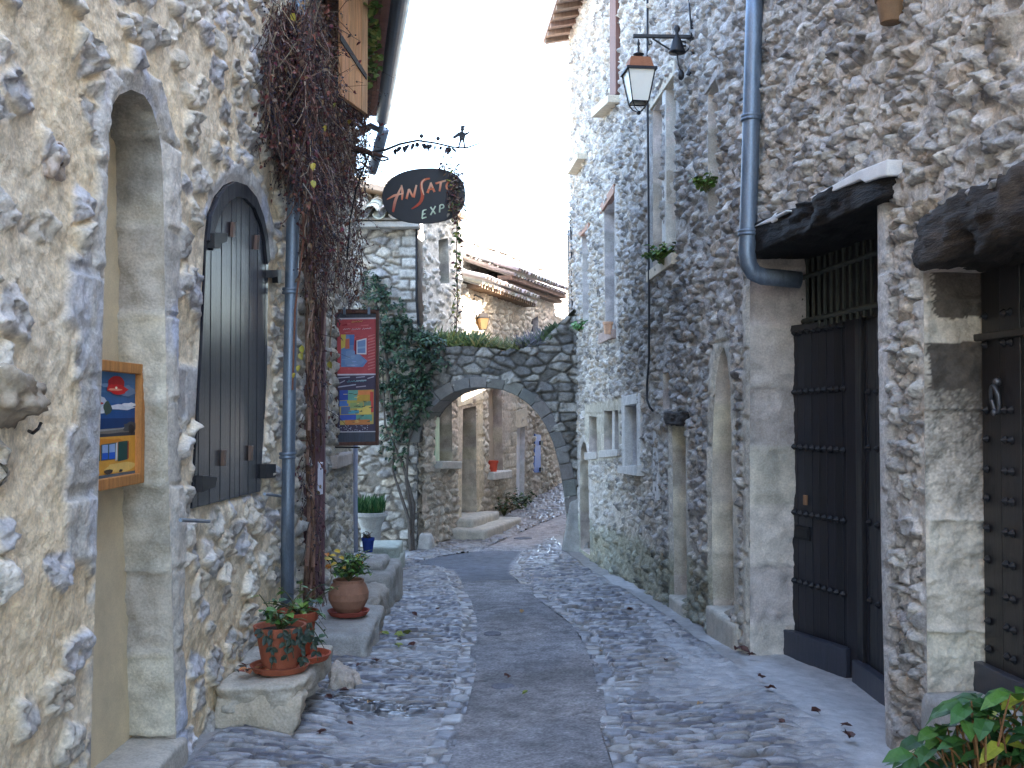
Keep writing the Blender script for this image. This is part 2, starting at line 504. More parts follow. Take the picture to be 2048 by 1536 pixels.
def wall_patch(plane, us, zs, fn, openings=(), flip=False, clip=None, fall=.06):
    U, Z = np.meshgrid(us, zs, indexing='ij')
    def posfn(u, z, h):
        q = plane.a[None, :] + plane.d[None, :] * u[:, None] + plane.n[None, :] * h[:, None]
        return np.column_stack([q, z])
    V, F, C = grid_mesh(U, Z, posfn, fn, [list(p) for p in openings], clip=clip, fall=fall)
    return V, (F[:, ::-1] if flip else F), C

def join(parts):
    V = []; F = []; C = []; b = 0
    for v, f, c in parts:
        V.append(v); F.append(f + b); C.append(c); b += len(v)
    return np.vstack(V), np.vstack(F), np.vstack(C)

def reveal(mb, plane, poly, depth, n0=0.0, col=(.5, .45, .38), step=.025, amp=.006, courses=.3, seed=1, skip=None, colfn=None, cell=.025):
    """the sides of an opening: a strip from the wall face back into the wall"""
    P = [np.array(p) for p in poly]; k = len(P)
    R = []
    for i in range(k):
        a, b = P[i], P[(i + 1) % k]
        if skip and skip(a, b): R.append(a); R.append(None); continue
        m = max(1, int(np.linalg.norm(b - a) / step))
        for j in range(m): R.append(a + (b - a) * j / m)
    R.append(P[0])
    nd = max(3, int(depth / cell))
    prev = None
    for q in R:
        if q is None: prev = None; continue
        row = []
        c = math.floor(q[1] / courses); fz = q[1] / courses - c
        t = float(hsh(np.array([c]), np.array([seed]), 5)[0]); t2 = float(hsh(np.array([c]), np.array([seed]), 6)[0])
        jd = min(fz, 1 - fz) * courses
        jn = max(0.0, 1 - jd / .016)
        for j in range(nd + 1):
            p = plane.pos(q[0], q[1], n0 - depth * j / nd)
            nz = mnoise.fractal(Vector(p * 9) + Vector((seed, 0, 0)), .8, 2, 4) * amp + (t2 - .5) * amp * 1.4
            if 0 < j: p = p + np.array([0, 1, .3]) * (nz - (.018 * jn if amp > .005 else 0))
            bl = .5 + .7 * mnoise.fractal(Vector(p * 5) + Vector((seed, 3, 1)), .9, 2, 4)
            k = (.74 + .44 * t) * (.80 + .38 * min(1, max(0, bl)))
            cc = np.array(col) * k * np.array([1 + .05 * (t2 - .5), 1, 1 + .16 * (t2 - .4)])
            cc = cc * (1 - .5 * jn) + np.array((.60, .55, .47)) * .5 * jn
            if colfn: cc = colfn(p, q, j / nd, cc)
            row.append(len(mb.v)); mb.v.append(p); mb.c.append(tuple(cc))
        if prev:
            for j in range(nd):
                mb.f.append((prev[j], row[j], row[j + 1], prev[j + 1]))
        prev = row
    return mb

def panel(mb, plane, poly, n, col, grow=.0):
    """a flat fill of an outline, set at depth n behind the wall face"""
    P = np.array(poly); c = P.mean(0)
    P = c + (P - c) * (1 + grow)
    vs = [plane.pos(a, b, n) for a, b in P]
    return mb.add(vs, [tuple(range(len(vs)))], col)

def slab(mb, plane, poly, n0, n1, col):
    """an outline given thickness from n0 to n1"""
    vs = [plane.pos(a, b, n0) for a, b in poly]
    o = np.append(plane.n * (n1 - n0), 0)
    return mb.prism(vs, o, col)
# ================================================================== planes of the street
L1 = Plane((-1.658, 0), (.0105, 1), 1)
L2 = Plane((-1.01, 0), (-.077, 1), 1)
R = Plane((2.36, 0), (-.083, 1), -1)
A = Plane((0, 16.2), (1, 0), 1)
B = Plane((-6.22, 0), (.3, 1), 1)
def up(pl, y):            # distance along a plane for a depth y
    return (y - pl.a[1]) / pl.d[1]

# ================================================================== ground
def wpts(pts): return np.array([gpx(x, y) for x, y in pts])
_le = wpts([(897, 1536), (935, 1419), (952, 1349), (954, 1244), (944, 1209), (921, 1164), (907, 1140)])
_re = wpts([(1225, 1536), (1200, 1464), (1190, 1349), (1172, 1297), (1144, 1251), (1095, 1216), (1054, 1181), (1019, 1147)])
_far_l = wpts([(960, 1101), (1040, 1066), (1123, 1031)])
_far_r = wpts([(1043, 1105), (1085, 1084), (1123, 1066)])
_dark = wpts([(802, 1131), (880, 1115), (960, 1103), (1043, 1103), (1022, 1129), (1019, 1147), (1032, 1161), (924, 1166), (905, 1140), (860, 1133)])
_ly = np.concatenate([[-8, 3.5], _le[:, 1], _far_l[:, 1], [27.5]]); _lx = np.concatenate([[_le[0, 0] - .1, _le[0, 0] - .02], _le[:, 0], _far_l[:, 0], [3.2]])
_ry = np.concatenate([[-8, 3.5], _re[:, 1], _far_r[:, 1], [27.5]]); _rx = np.concatenate([[_re[0, 0] + .1, _re[0, 0] + .02], _re[:, 0], _far_r[:, 0], [4.4]])
_o = np.argsort(_ly); _ly, _lx = _ly[_o], _lx[_o]
_o = np.argsort(_ry); _ry, _rx = _ry[_o], _rx[_o]
def xl(y): return np.interp(y, _ly, _lx)
def xr(y): return np.interp(y, _ry, _rx)

road_poly = ([(float(xl(y)), float(y)) for y in np.concatenate([np.arange(-6, 3, 1.0), np.arange(3, 26.5, .2)])] +
             [(float(xr(y)), float(y)) for y in np.concatenate([np.arange(-6, 3, 1.0), np.arange(3, 26.5, .2)])[::-1]])
dark_poly = [tuple(p) for p in _dark]
def wide(k):
    ys = np.concatenate([np.arange(-6, 3, 1.0), np.arange(3, 26.5, .2)])
    return [(float(xl(y)) - k, float(y)) for y in ys] + [(float(xr(y)) + k, float(y)) for y in ys[::-1]]
road_wide = wide(.045)
_dc = _dark.mean(0)
dark_wide = [tuple(p + (p - _dc) / np.linalg.norm(p - _dc) * .07) for p in _dark]
wet_poly = [tuple(p) for p in wpts([(648, 1388), (700, 1392), (770, 1408), (845, 1412), (885, 1425), (830, 1440), (740, 1436), (690, 1430), (650, 1418)])]
dust_poly = [tuple(p) for p in wpts([(1270, 1235), (1330, 1235), (1400, 1295), (1500, 1345), (1555, 1400), (1480, 1405), (1390, 1385), (1320, 1320)])]
ramp_poly = [tuple(p) for p in wpts([(1488, 1318), (1545, 1395), (1640, 1455), (1705, 1536)])] + [(1.6, 3.2), (3.2, 3.2), (3.2, 7.9)]
RAMP_IN = float(R.pos(up(R, 6.5), 0)[0])

def ground_h(x, y):
    z = gz(y)
    d, _, _ = sdist(x, y, ramp_poly)
    k = sm(-d, 0, .6)
    z = z + .05 * sm(np.abs(x - .05), .7, 1.9) * sm(-y, -9, -6) * (1 - k) - .012 * k
    return z, d

def pave(U, V):
    """cobbles laid across the street, a kerb course beside the strip, pale mortar by the walls"""
    z0, dr = ground_h(U, V)
    el = U - xl(V); er = U - xr(V)
    left = el < 0.5 * (xr(V) - xl(V))
    s = np.where(left, -el, er)                        # distance out from the strip
    wob = .03 * (fbm(U * 3, V * 3, 3, 5) - .5) * 2
    f1, f2, ci, cj, dx, dy = cells(U + wob, V + wob + .10 * np.sin(U * 1.3), .19, .046, 11, .8)
    g1, g2, gi, gj, gx, gy = cells(s + .012, V, .13, .155, 12, .35)
    kerb = (s < .125) & (V < 15)
    e = np.where(kerb, g2 - g1, f2 - f1); ci = np.where(kerb, gi + 900, ci); cj = np.where(kerb, gj, cj)
    dx = np.where(kerb, gx, dx); dy = np.where(kerb, gy, dy)
    r = [hsh(ci, cj, 30 + k) for k in range(6)]
    bury = fbm(U * 1.1, V * .8, 4, 33)
    dusty = sm(fbm(U * 1.7 + 3, V * .9, 4, 34) + .30 * sm(U, .75, 1.5) * sm(-V, -12.5, -6.5), .60, .76)
    keep = .97 - .45 * sm(bury, .58, .74)
    m = sm(e, .05, .22) * (r[0] < np.where(kerb, .95, keep)) * (1 - .55 * dusty * (~kerb))
    nearramp = sm(dr, -.03, .05)
    m = m * nearramp
    nearwall = sm(fbm(U * 3, V * 3, 3, 35) * .3 + np.where(left, sm(-U, 1.35, 1.7), sm(U - (2.36 - .083 * V), -.38, -.05)), .55, .8)
    m = m * (1 - nearwall)
    h = m * (.018 + .016 * r[1] + (dx * (r[2] - .5) + dy * (r[3] - .5)) * .026 - .010 * (dx * dx + dy * dy)) * np.where(kerb, .55, 1.0)
    h = h + (fbm(U * 14, V * 14, 4, 36) - .5) * .010 + (fbm(U * 2, V * 2, 3, 37) - .5) * .03
    pal = np.array([(.26, .255, .27), (.185, .187, .21), (.31, .30, .295), (.13, .13, .155), (.37, .36, .36), (.25, .22, .195)])
    k = np.minimum((r[4] * len(pal)).astype(int), 5)
    sc = pal[k] * (.8 + .42 * r[5])[:, None] * (.75 + .5 * fbm(U * 22, V * 22, 3, 38))[:, None]
    mo = np.array([(.150, .132, .112)]) * (.75 + .5 * fbm(U * 6, V * 6, 4, 39))[:, None]
    pale = np.array([(.42, .41, .41)]) * (.85 + .3 * fbm(U * 9, V * 9, 4, 42))[:, None]
    dk, _, _ = sdist(U, V, dust_poly)
    streak = sm(-dk + .22 * (fbm(U * 6, V * 6, 4, 48) - .5), -.04, .14)
    m = m * (1 - .65 * streak); dusty = np.maximum(dusty, streak * 1.3)
    w = np.clip(dusty * .75 + (1 - nearramp) + nearwall * .5, 0, 1)[:, None]
    mo = mo * (1 - w) + pale * w
    C = mo * (1 - m[:, None]) + sc * m[:, None]
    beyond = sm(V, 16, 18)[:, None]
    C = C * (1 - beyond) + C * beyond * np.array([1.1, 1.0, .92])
    dw, _, _ = sdist(U, V, wet_poly)
    wet = sm(-dw + .12 * (fbm(U * 7, V * 7, 3, 47) - .5), -.02, .08)
    C = C * (1 - .5 * wet)[:, None]
    rg = np.where(m > .5, .52 + .5 * r[3], 1.3)
    rg = rg * (1 - wet) + .22 * wet
    return z0 + h, np.column_stack([C, rg])

def asphalt(U, V):
    z0, _ = ground_h(U, V)
    el = np.minimum(U - xl(V), xr(V) - U)
    el = np.maximum(el, 0)
    h = (fbm(U * 40, V * 40, 3, 50) - .5) * .006 + (fbm(U * 2, V * 2, 4, 51) - .5) * .025 + .006 + .006 * sm(el, 0, .25)
    g = hsh(np.floor(U * 160), np.floor(V * 120), 52)
    t = fbm(U * 2.2, V * 1.4, 5, 53)
    C = np.array([(.225, .218, .225)]) * (.52 + .96 * t)[:, None] * (.72 + .56 * g)[:, None]
    warm = sm(fbm(U * 1.3, V * .8, 3, 54), .5, .65)[:, None] * .5
    C = C * (1 - warm) + C * np.array([1.10, 1.02, .93]) * warm
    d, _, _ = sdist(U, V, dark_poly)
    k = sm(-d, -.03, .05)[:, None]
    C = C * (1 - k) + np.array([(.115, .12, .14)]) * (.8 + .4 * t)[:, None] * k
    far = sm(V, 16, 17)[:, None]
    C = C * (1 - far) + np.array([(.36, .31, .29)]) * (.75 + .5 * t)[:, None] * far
    crack = sm(np.abs(fbm(U * 1.5, V * 4.5, 3, 55) - .5), .014, .004) * sm(fbm(U * 2, V * 2, 2, 56), .52, .6)
    h = h - crack * .006
    C = C * (1 - .45 * crack)[:, None]
    return z0 + h, C

_rows = [4.2]
while _rows[-1] < 27: _rows.append(_rows[-1] + max(.011, .011 * (_rows[-1] / 5.0) ** 1.25))
gxs = np.arange(-2.4, 2.75, .0125); gys = np.array(_rows)
def gpos(u, v, h): return np.column_stack([u, v, h])
Ug, Vg = np.meshgrid(gxs, gys, indexing='ij')
_join = [road_poly, dark_poly]
Ub, Vb = np.meshgrid(np.arange(-2.4, 2.75, .06), np.arange(-5, 4.23, .06), indexing='ij')
Ue, Ve = np.meshgrid(np.arange(2.74, 6.6, .05), np.arange(15, 27, .06), indexing='ij')
link_mesh('pavement', *join([grid_mesh(Ug, Vg, gpos, pave, [road_poly, dark_poly], fall=0),
                             grid_mesh(Ub, Vb, gpos, pave, [road_poly], fall=0),
                             grid_mesh(Ue, Ve, gpos, pave, [road_poly], fall=0)]), M_PAVE, smooth=True, kind='structure')
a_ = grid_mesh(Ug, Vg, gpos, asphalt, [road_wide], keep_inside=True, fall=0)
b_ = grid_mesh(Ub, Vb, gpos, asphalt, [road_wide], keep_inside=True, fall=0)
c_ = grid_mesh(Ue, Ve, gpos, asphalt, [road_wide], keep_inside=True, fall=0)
def dark_only(u, v):
    d, _, _ = sdist(u, v, road_poly); return d < 0
d_ = grid_mesh(Ug, Vg, gpos, asphalt, [dark_wide], keep_inside=True, fall=0, clip=None)
d_[0][:, 2] += .003
link_mesh('road', *join([a_, b_, c_, d_]), M_ROAD, smooth=True, kind='structure')
# wide coarse ground under and beyond the street
Uw, Vw = np.meshgrid(np.linspace(-150, 150, 61), np.concatenate([[-120, -60], np.arange(-20, 30, 1.0), [45, 60, 150]]), indexing='ij')
link_mesh('ground', *grid_mesh(Uw, Vw, gpos, lambda u, v: (gz(np.clip(v, -60, 60)) - .25, np.tile([(.25, .23, .2, 1.5)], (len(u), 1))), [], fall=0), M_PAVE, smooth=True, kind='structure')

# ================================================================== wall styles
S_L1 = dict(seed=101, sx=.215, sy=.15, keep=.5, lo=.0, hi=.024, tilt=.035, wave=.055, mrough=.017, joint=.02, edge=.26, fine=.016, stonefine=1.3, rid=.014, facet=.026,
            mortar=(.82, .66, .44), mortar2=(.75, .63, .46), warp=.05,
            stones=[(.55, .51, .46), (.63, .58, .50), (.50, .48, .48), (.60, .53, .43), (.44, .41, .38)])
def _keep1(U, Z):
    k = .56 + .20 * sm(U, 5.6, 6.4)
    k = k - .30 * sm(-np.abs(U - 3.62), -.30, -.16)
    return k
S_L1['keepfn'] = _keep1
S_L2 = dict(seed=131, sx=.20, sy=.12, keep=.75, lo=.01, hi=.05, tilt=.05, wave=.04, mrough=.02, joint=.05, edge=.3, fine=.014, rid=.01,
            mortar=(.50, .45, .36), stones=[(.42, .40, .37), (.48, .44, .37), (.36, .35, .33), (.45, .40, .32)])
S_R = dict(seed=151, sx=.145, sy=.088, keep=.8, lo=.002, hi=.030, tilt=.03, wave=.05, mrough=.03, joint=.02, edge=.26, fine=.036, rid=.022, pit=.034, facet=.024,
           mortar=(.535, .475, .41), mortar2=(.46, .425, .39), warp=.085,
           stones=[(.50, .465, .42), (.41, .38, .35), (.22, .205, .195), (.56, .525, .475), (.45, .38, .31), (.35, .33, .315), (.48, .45, .43)])
def _keepR(U, Z):
    k = .80 - .35 * sm(fbm(U * .8, Z * .8, 3, 8), .5, .62) * sm(-U, -8.5, -7)
    low = sm(U, 10.2, 10.8) * sm(-Z, -.75, -.35)
    return k - .55 * low
S_R['keepfn'] = _keepR
S_A = dict(seed=171, sx=.26, sy=.14, keep=.93, lo=.02, hi=.06, tilt=.04, wave=.03, mrough=.03, joint=.05, edge=.16, fine=.012, rid=.008, pit=.03,
           mortar=(.30, .27, .23), stones=[(.52, .49, .44), (.45, .42, .38), (.57, .52, .44), (.38, .36, .34), (.50, .43, .34)])
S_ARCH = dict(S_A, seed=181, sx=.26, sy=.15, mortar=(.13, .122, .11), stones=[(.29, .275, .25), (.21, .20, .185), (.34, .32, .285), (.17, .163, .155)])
S_AS = dict(S_L2, seed=191, sx=.15, sy=.10, keep=.6, mortar=(.56, .53, .48), stones=[(.55, .52, .48), (.48, .46, .43), (.6, .57, .52)])
S_B = dict(seed=201, sx=.24, sy=.14, keep=.92, lo=.015, hi=.05, tilt=.05, wave=.04, mrough=.03, joint=.05, edge=.2, fine=.014, rid=.01, pit=.02,
           mortar=(.46, .39, .31), stones=[(.58, .51, .42), (.50, .44, .36), (.62, .56, .47), (.44, .38, .31), (.53, .44, .35)])

LIME = (.50, .455, .385); LIME_W = (.58, .51, .40); LIME_G = (.46, .43, .40)
# ================================================================== near house on the left
def rng(a, b, st): return np.linspace(a, b, max(2, int(round((b - a) / st)) + 1))
niche = L1.poly([(217, 300), (218, 240), (224, 212), (238, 190), (262, 179), (288, 190), (304, 215), (316, 255), (323, 300), (327, 400), (331, 700),
                 (338, 1000), (345, 1250), (352, 1490)]) 
zs_ = niche[-1][1]
niche = niche + [(L1.uv(186, 800)[0], zs_), L1.uv(193, 1100)]
shut = L1.poly([(380, 1018), (385, 930), (398, 700), (408, 480), (413, 432), (428, 393), (446, 371), (465, 362), (485, 369), (505, 393), (520, 432),
                (528, 470), (533, 520), (530, 750), (517, 984)])
def grow(poly, k):
    """an outline pushed outward by k metres"""
    P = np.array(poly); n = len(P); out = []
    ar = sum(P[i][0] * P[(i + 1) % n][1] - P[(i + 1) % n][0] * P[i][1] for i in range(n))
    sg = 1 if ar > 0 else -1
    for i in range(n):
        t = P[(i + 1) % n] - P[i - 1]; t = t / (np.linalg.norm(t) + 1e-9)
        out.append((P[i][0] + sg * t[1] * k, P[i][1] - sg * t[0] * k))
    return out
d_niche_l = L1.poly([(196, 1140), (128, 1120), (128, 860), (152, 850), (152, 660), (128, 640), (140, 520), (168, 505), (190, 380), (190, 230), (200, 150), (262, 135), (262, 175), (236, 190), (217, 250), (205, 700)])
d_niche_r = L1.poly([(262, 135), (305, 150), (332, 210), (352, 300), (355, 420), (352, 700), (352, 900), (366, 1010), (362, 1250), (372, 1490), (350, 1490), (331, 700), (322, 290), (300, 205), (262, 179)])
d_shut = L1.poly([(400, 430), (418, 378), (440, 345), (470, 325), (500, 340), (528, 390), (545, 450), (547, 520), (533, 520), (505, 393), (465, 362), (428, 393), (412, 440)])
d_block = L1.poly([(352, 730), (402, 735), (398, 830), (352, 840)])
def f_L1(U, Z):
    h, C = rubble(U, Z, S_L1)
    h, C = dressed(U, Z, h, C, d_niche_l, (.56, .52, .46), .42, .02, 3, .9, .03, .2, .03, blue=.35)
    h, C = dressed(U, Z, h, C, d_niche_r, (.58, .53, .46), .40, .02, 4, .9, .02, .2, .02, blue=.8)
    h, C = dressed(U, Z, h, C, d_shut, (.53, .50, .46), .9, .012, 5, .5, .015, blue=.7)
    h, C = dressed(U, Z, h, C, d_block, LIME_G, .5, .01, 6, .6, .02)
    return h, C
house1 = thing('stone_house', L1.pos(5, -.2), 'cream mortared rubble house beside the street, with a pointed niche and a black arched shutter', 'house')
op1 = [niche, shut]
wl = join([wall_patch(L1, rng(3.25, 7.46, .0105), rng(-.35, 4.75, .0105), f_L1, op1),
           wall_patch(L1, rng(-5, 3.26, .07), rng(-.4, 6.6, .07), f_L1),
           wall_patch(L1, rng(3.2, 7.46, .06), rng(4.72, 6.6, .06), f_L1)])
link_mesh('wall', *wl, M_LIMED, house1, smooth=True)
mb = MB((.45, .42, .36))
e1 = L1.pos(-5, -.4, -.55)
mb.obox(e1, np.append(L1.d * 12.3, 0), np.append(-L1.n * 5, 0), (0, 0, 6.9), (.5, .45, .36))
for q in (-5.0, 7.3):
    mb.obox(L1.pos(q, -.4, -.54), np.append(L1.d * .12, 0), np.append(L1.n * .5, 0), (0, 0, 6.9), (.5, .45, .36))
mb.build('side_wall', M_STONE, house1)
mb = MB((.42, .25, .17))
mb.obox(L1.pos(-5, 6.5, .35), np.append(L1.d * 12.4, 0), np.append(-L1.n * 6, 2.0), (0, 0, .12))
mb.build('roof', M_TILE, house1)
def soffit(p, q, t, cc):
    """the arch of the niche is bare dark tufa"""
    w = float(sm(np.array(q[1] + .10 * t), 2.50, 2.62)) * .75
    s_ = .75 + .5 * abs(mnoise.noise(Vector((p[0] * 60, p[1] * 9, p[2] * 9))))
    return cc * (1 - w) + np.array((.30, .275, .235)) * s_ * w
# niche: sides of cut stone, cream plastered back, sill
mb = MB()
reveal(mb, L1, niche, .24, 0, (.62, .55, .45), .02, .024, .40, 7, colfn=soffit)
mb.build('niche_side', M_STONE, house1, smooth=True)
mb = MB()
panel(mb, L1, grow(niche, .05), -.215, (.70, .585, .39))
mb.build('niche_back', M_PLAST, house1)
mb = MB()
ns = [L1.pos(niche[-2][0] - .05, zs_ - .2, -.3), L1.pos(niche[-3][0] + .07, zs_ - .2, -.3), L1.pos(niche[-3][0] + .07, zs_ - .2, .05), L1.pos(niche[-2][0] - .05, zs_ - .2, .05)]
rockbox(mb, ns + [p + (0, 0, .235) for p in ns], 14, .14, .02, 5, LIME, (.44, .40, .34), 5)
mb.build('sill', M_STONE, house1, smooth=True)
# arched shutter of two leaves
mb = MB()
reveal(mb, L1, shut, .1, 0, (.42, .39, .35), .06, .004, .4, 8)
panel(mb, L1, grow(shut, .03), -.09, (.05, .05, .05))
mb.build('window_opening', M_STONE, house1, smooth=True)
DK = lin(36, 36, 42)
def clip_poly(poly, a, b):
    """part of an outline between u = a and u = b"""
    def half(P, c, sgn):
        out = []
        for i in range(len(P)):
            p, q = P[i], P[(i + 1) % len(P)]
            ip = sgn * (p[0] - c) >= 0; iq = sgn * (q[0] - c) >= 0
            if ip: out.append(p)
            if ip != iq:
                t = (c - p[0]) / (q[0] - p[0]); out.append((c, p[1] + t * (q[1] - p[1])))
        return out
    return half(half(list(poly), a, 1), b, -1)
us = [p[0] for p in shut]; ua, ub = min(us), max(us); um = .5 * (ua + ub)
inner = grow(shut, -.004)
for lo, hi in ((ua - .01, um - .004), (um + .004, ub + .01)):
    mb = MB(DK)
    n = 8
    for i in range(n):
        a, b = lo + (hi - lo) * i / n, lo + (hi - lo) * (i + 1) / n
        P = clip_poly(inner, a + .0035, b - .0035)
        if len(P) > 2: slab(mb, L1, P, -.045, .012 + .002 * (i % 2), jit(DK, .15))
    P = clip_poly(inner, lo, hi)
    slab(mb, L1, P, -.055, -.006, tuple(c * .4 for c in DK))
    leafob = mb.build('shutter', M_SATIN, house1, bevel=.003)
    # frame board that follows the arch
    top = [p for p in inner if p[1] > 2.25]
    arc = MB(DK)
    for i in range(len(top) - 1):
        p, q = top[i], top[i + 1]
        if abs(p[0] - q[0]) < .004 and False: continue
        mid = .5 * (p[0] + q[0])
        if not (lo <= mid <= hi): continue
        ctr = np.array([um, 2.1])
        def inw(s): 
            v = ctr - np.array(s); v = v / np.linalg.norm(v); return (s[0] + v[0] * .085, s[1] + v[1] * .085)
        slab(arc, L1, [p, q, inw(q), inw(p)], .010, .028, jit(DK, .05))
    if arc.v: arc.build('arch_board', M_BOARD, leafob, bevel=.002)
def flat_px(pl, pts, n0, n1, col, m, name, parent, bevel=.002, label=None):
    b = MB(col); slab(b, pl, pl.poly(pts), n0, n1, col); return b.build(name, m, parent, bevel=bevel, label=label)
for pts in ([(410, 466), (438, 466), (436, 484), (424, 487), (422, 497), (410, 496)], [(386, 951), (416, 954), (412, 975), (400, 978), (385, 985)],
            [(528, 540), (548, 540), (548, 566), (541, 566), (540, 553), (528, 556)], [(516, 928), (537, 928), (536, 955), (516, 957)]):
    flat_px(L1, pts, .012, .05, lin(22, 22, 26), M_IRON, 'hinge', house1)
for a, b, t in (((456, 444), (459, 474), 5), ((504, 470), (507, 499), 5), ((437, 900), (440, 932), 4), ((492, 891), (495, 921), 4)):
    flat_px(L1, [a, (a[0] + t, a[1]), b, (b[0] - t, b[1])], .014, .034, lin(84, 60, 46), M_BOARD, 'latch', house1)
mb = MB(LIME)
for a, b in (((361, 1040), (418, 1043)), ((529, 988), (566, 993))):
    p, q = L1.px(*a, n=.10), L1.px(*b, n=.01)
    mb = MB(lin(180, 176, 170)); mb.tube([p, q], .009, 8); mb.build('iron_pin', M_ZINC, house1)

# framed picture hung in the niche
pic = thing('framed_picture', L1.px(240, 960, -.13), 'orange wooden framed picture of a red poppy and a window, hung inside the stone niche', 'picture')
FN = -.125
u0, u1 = L1.uv(150, 800, FN)[0], L1.uv(281, 800, FN)[0]
u0 = u1 - .62
z1, z0 = L1.uv(281, 729, FN)[1], L1.uv(281, 965, FN)[1]
fw = .047
OR = lin(188, 128, 70)
mb = MB(OR)
for P in ([(u0, z0), (u1, z0), (u1 - fw, z0 + fw), (u0 + fw, z0 + fw)], [(u1, z0), (u1, z1), (u1 - fw, z1 - fw), (u1 - fw, z0 + fw)],
          [(u1, z1), (u0, z1), (u0 + fw, z1 - fw), (u1 - fw, z1 - fw)], [(u0, z1), (u0, z0), (u0 + fw, z0 + fw), (u0 + fw, z1 - fw)]):
    slab(mb, L1, P, FN - .02, FN + .022, jit(OR, .08))
mb.build('frame', M_WOOD, pic, bevel=.004)
mb = MB()
W = u1 - u0 - 2 * fw; Hh = z1 - z0 - 2 * fw
vis0 = (L1.uv(197, 800, FN)[0] - u0 - fw) / W        # what the near jamb hides
def pp(pts, d, col):                                  # picture coordinates: x 0..1 over the part in view, y 0..1 up
    P = [(u0 + fw + W * (vis0 + (1 - vis0) * x), z0 + fw + Hh * y) for x, y in pts]
    mb.add([L1.pos(a, b, FN - .008 + d) for a, b in P], [tuple(range(len(P)))], col)
def blob(cx, cy, rx, ry, d, col, n=14, wob=.15, seed=1):
    r = random.Random(seed)
    pp([(cx + rx * (1 + r.uniform(-wob, wob)) * math.cos(6.283 * k / n), cy + ry * (1 + r.uniform(-wob, wob)) * math.sin(6.283 * k / n)) for k in range(n)], d, col)
X0 = -vis0 / (1 - vis0)
for k in range(12):
    t = k / 12; y = .41 + .59 * t
    b = [lin(20, 60, 110), lin(34, 84, 140), lin(60, 104, 150), lin(74, 120, 164)][min(3, int(t * 4 + random.random() * .8))]
    pp([(X0, y), (1, y), (1, y + .052), (X0, y + .052)], .0, jit(b, .12))
pp([(X0, .40), (1, .40), (1, .47), (X0, .455)], .001, lin(120, 112, 100)); pp([(X0, .455), (.6, .46), (1, .5), (1, .46), (X0, .43)], .0012, lin(150, 150, 146))
pp([(X0, .385), (1, .385), (1, .415), (.6, .42), (.3, .412), (X0, .42)], .0014, lin(56, 58, 66))
for i, (cx, cy, rx, ry, c) in enumerate([(.08, .71, .16, .06, (200, 204, 212)), (.12, .64, .2, .035, (226, 226, 228)), (.6, .665, .32, .03, (214, 216, 222)), (.85, .69, .2, .02, (230, 230, 232)),
                                        (.72, .83, .3, .05, (110, 132, 160)), (.3, .87, .3, .02, (120, 150, 184)), (.25, .655, .1, .06, (70, 84, 70)), (.85, .47, .2, .055, (74, 74, 76)), (.88, .45, .1, .05, (40, 40, 44))]):
    blob(cx, cy, rx, ry, .0016 + i * .0002, lin(*c), 14, .3, i)
blob(.47, .885, .22, .085, .0036, lin(176, 16, 24), 16, .1, 21); blob(.5, .84, .25, .05, .0038, lin(206, 28, 30), 16, .2, 22)
blob(.42, .835, .18, .012, .0040, lin(236, 150, 120), 12, .2, 23); blob(.46, .852, .03, .012, .0042, lin(250, 236, 210), 10, .1, 24)
blob(.05, .70, .1, .012, .0036, lin(190, 60, 60), 10, .2, 25)
pp([(X0, .0), (1, .0), (1, .385), (X0, .385)], .0020, lin(222, 158, 60)); blob(.3, .3, .5, .07, .0023, lin(214, 134, 40), 14, .2, 26); blob(.6, .08, .4, .05, .0023, lin(232, 190, 104), 14, .2, 27)
pp([(X0, 0), (1, 0), (1, .028), (X0, .028)], .0026, lin(84, 100, 110))
pp([(.1, .165), (.46, .165), (.5, .325), (.1, .315)], .0030, lin(60, 84, 90)); pp([(.13, .175), (.27, .175), (.27, .31), (.13, .31)], .0033, lin(150, 176, 214)); pp([(.3, .175), (.45, .17), (.45, .315), (.3, .31)], .0033, lin(150, 176, 214))
pp([(.13, .175), (.27, .175), (.27, .235), (.13, .235)], .0035, lin(36, 92, 190)); pp([(.3, .175), (.45, .17), (.45, .235), (.3, .235)], .0035, lin(36, 92, 190))
pp([(.46, .15), (.51, .155), (.51, .325), (.47, .32)], .0035, lin(220, 220, 214)); pp([(.52, .14), (.78, .15), (.78, .335), (.53, .33)], .0037, lin(30, 74, 66)); pp([(X0, .16), (.08, .165), (.08, .31), (X0, .31)], .0037, lin(30, 74, 66))
pp([(.78, .15), (.81, .16), (.81, .33), (.78, .33)], .0038, lin(150, 44, 36))
blob(.28, .055, .13, .022, .0042, lin(70, 60, 50), 10, .2, 28); blob(.6, .048, .05, .014, .0042, lin(60, 54, 46), 10, .2, 29)
mb.build('canvas', M_PAINT, pic)

# projecting carved stone at the left edge
crv = thing('carved_stone', L1.px(30, 850), 'broken carved stone spout sticking out of the cream wall', 'stone spout')
mb = MB()
p0 = L1.px(8, 805)
cs_ = []
for dz, nn, w in ((-.085, .0, .075), (-.06, .13, .07)):
    pass
b0 = [L1.pos(3.16, 1.5, -.05), L1.pos(3.50, 1.5, -.05), L1.pos(3.55, 1.50, .10), L1.pos(3.24, 1.50, .12)]
zc = L1.uv(40, 800)[1]
bb = [L1.pos(3.22, zc - .05, -.05), L1.pos(3.47, zc - .09, -.05), L1.pos(3.46, zc - .03, .10), L1.pos(3.24, zc - .02, .11)]
tt = [L1.pos(3.20, zc + .06, -.05), L1.pos(3.46, zc + .10, -.05), L1.pos(3.50, zc + .04, .07), L1.pos(3.22, zc + .12, .10)]
rockbox(mb, bb + tt, 14, .4, .06, 9, (.25, .19, .13), (.42, .36, .28), 12)
mb.build('stone', M_STONE, crv, smooth=True)
mb = MB(lin(90, 80, 70))
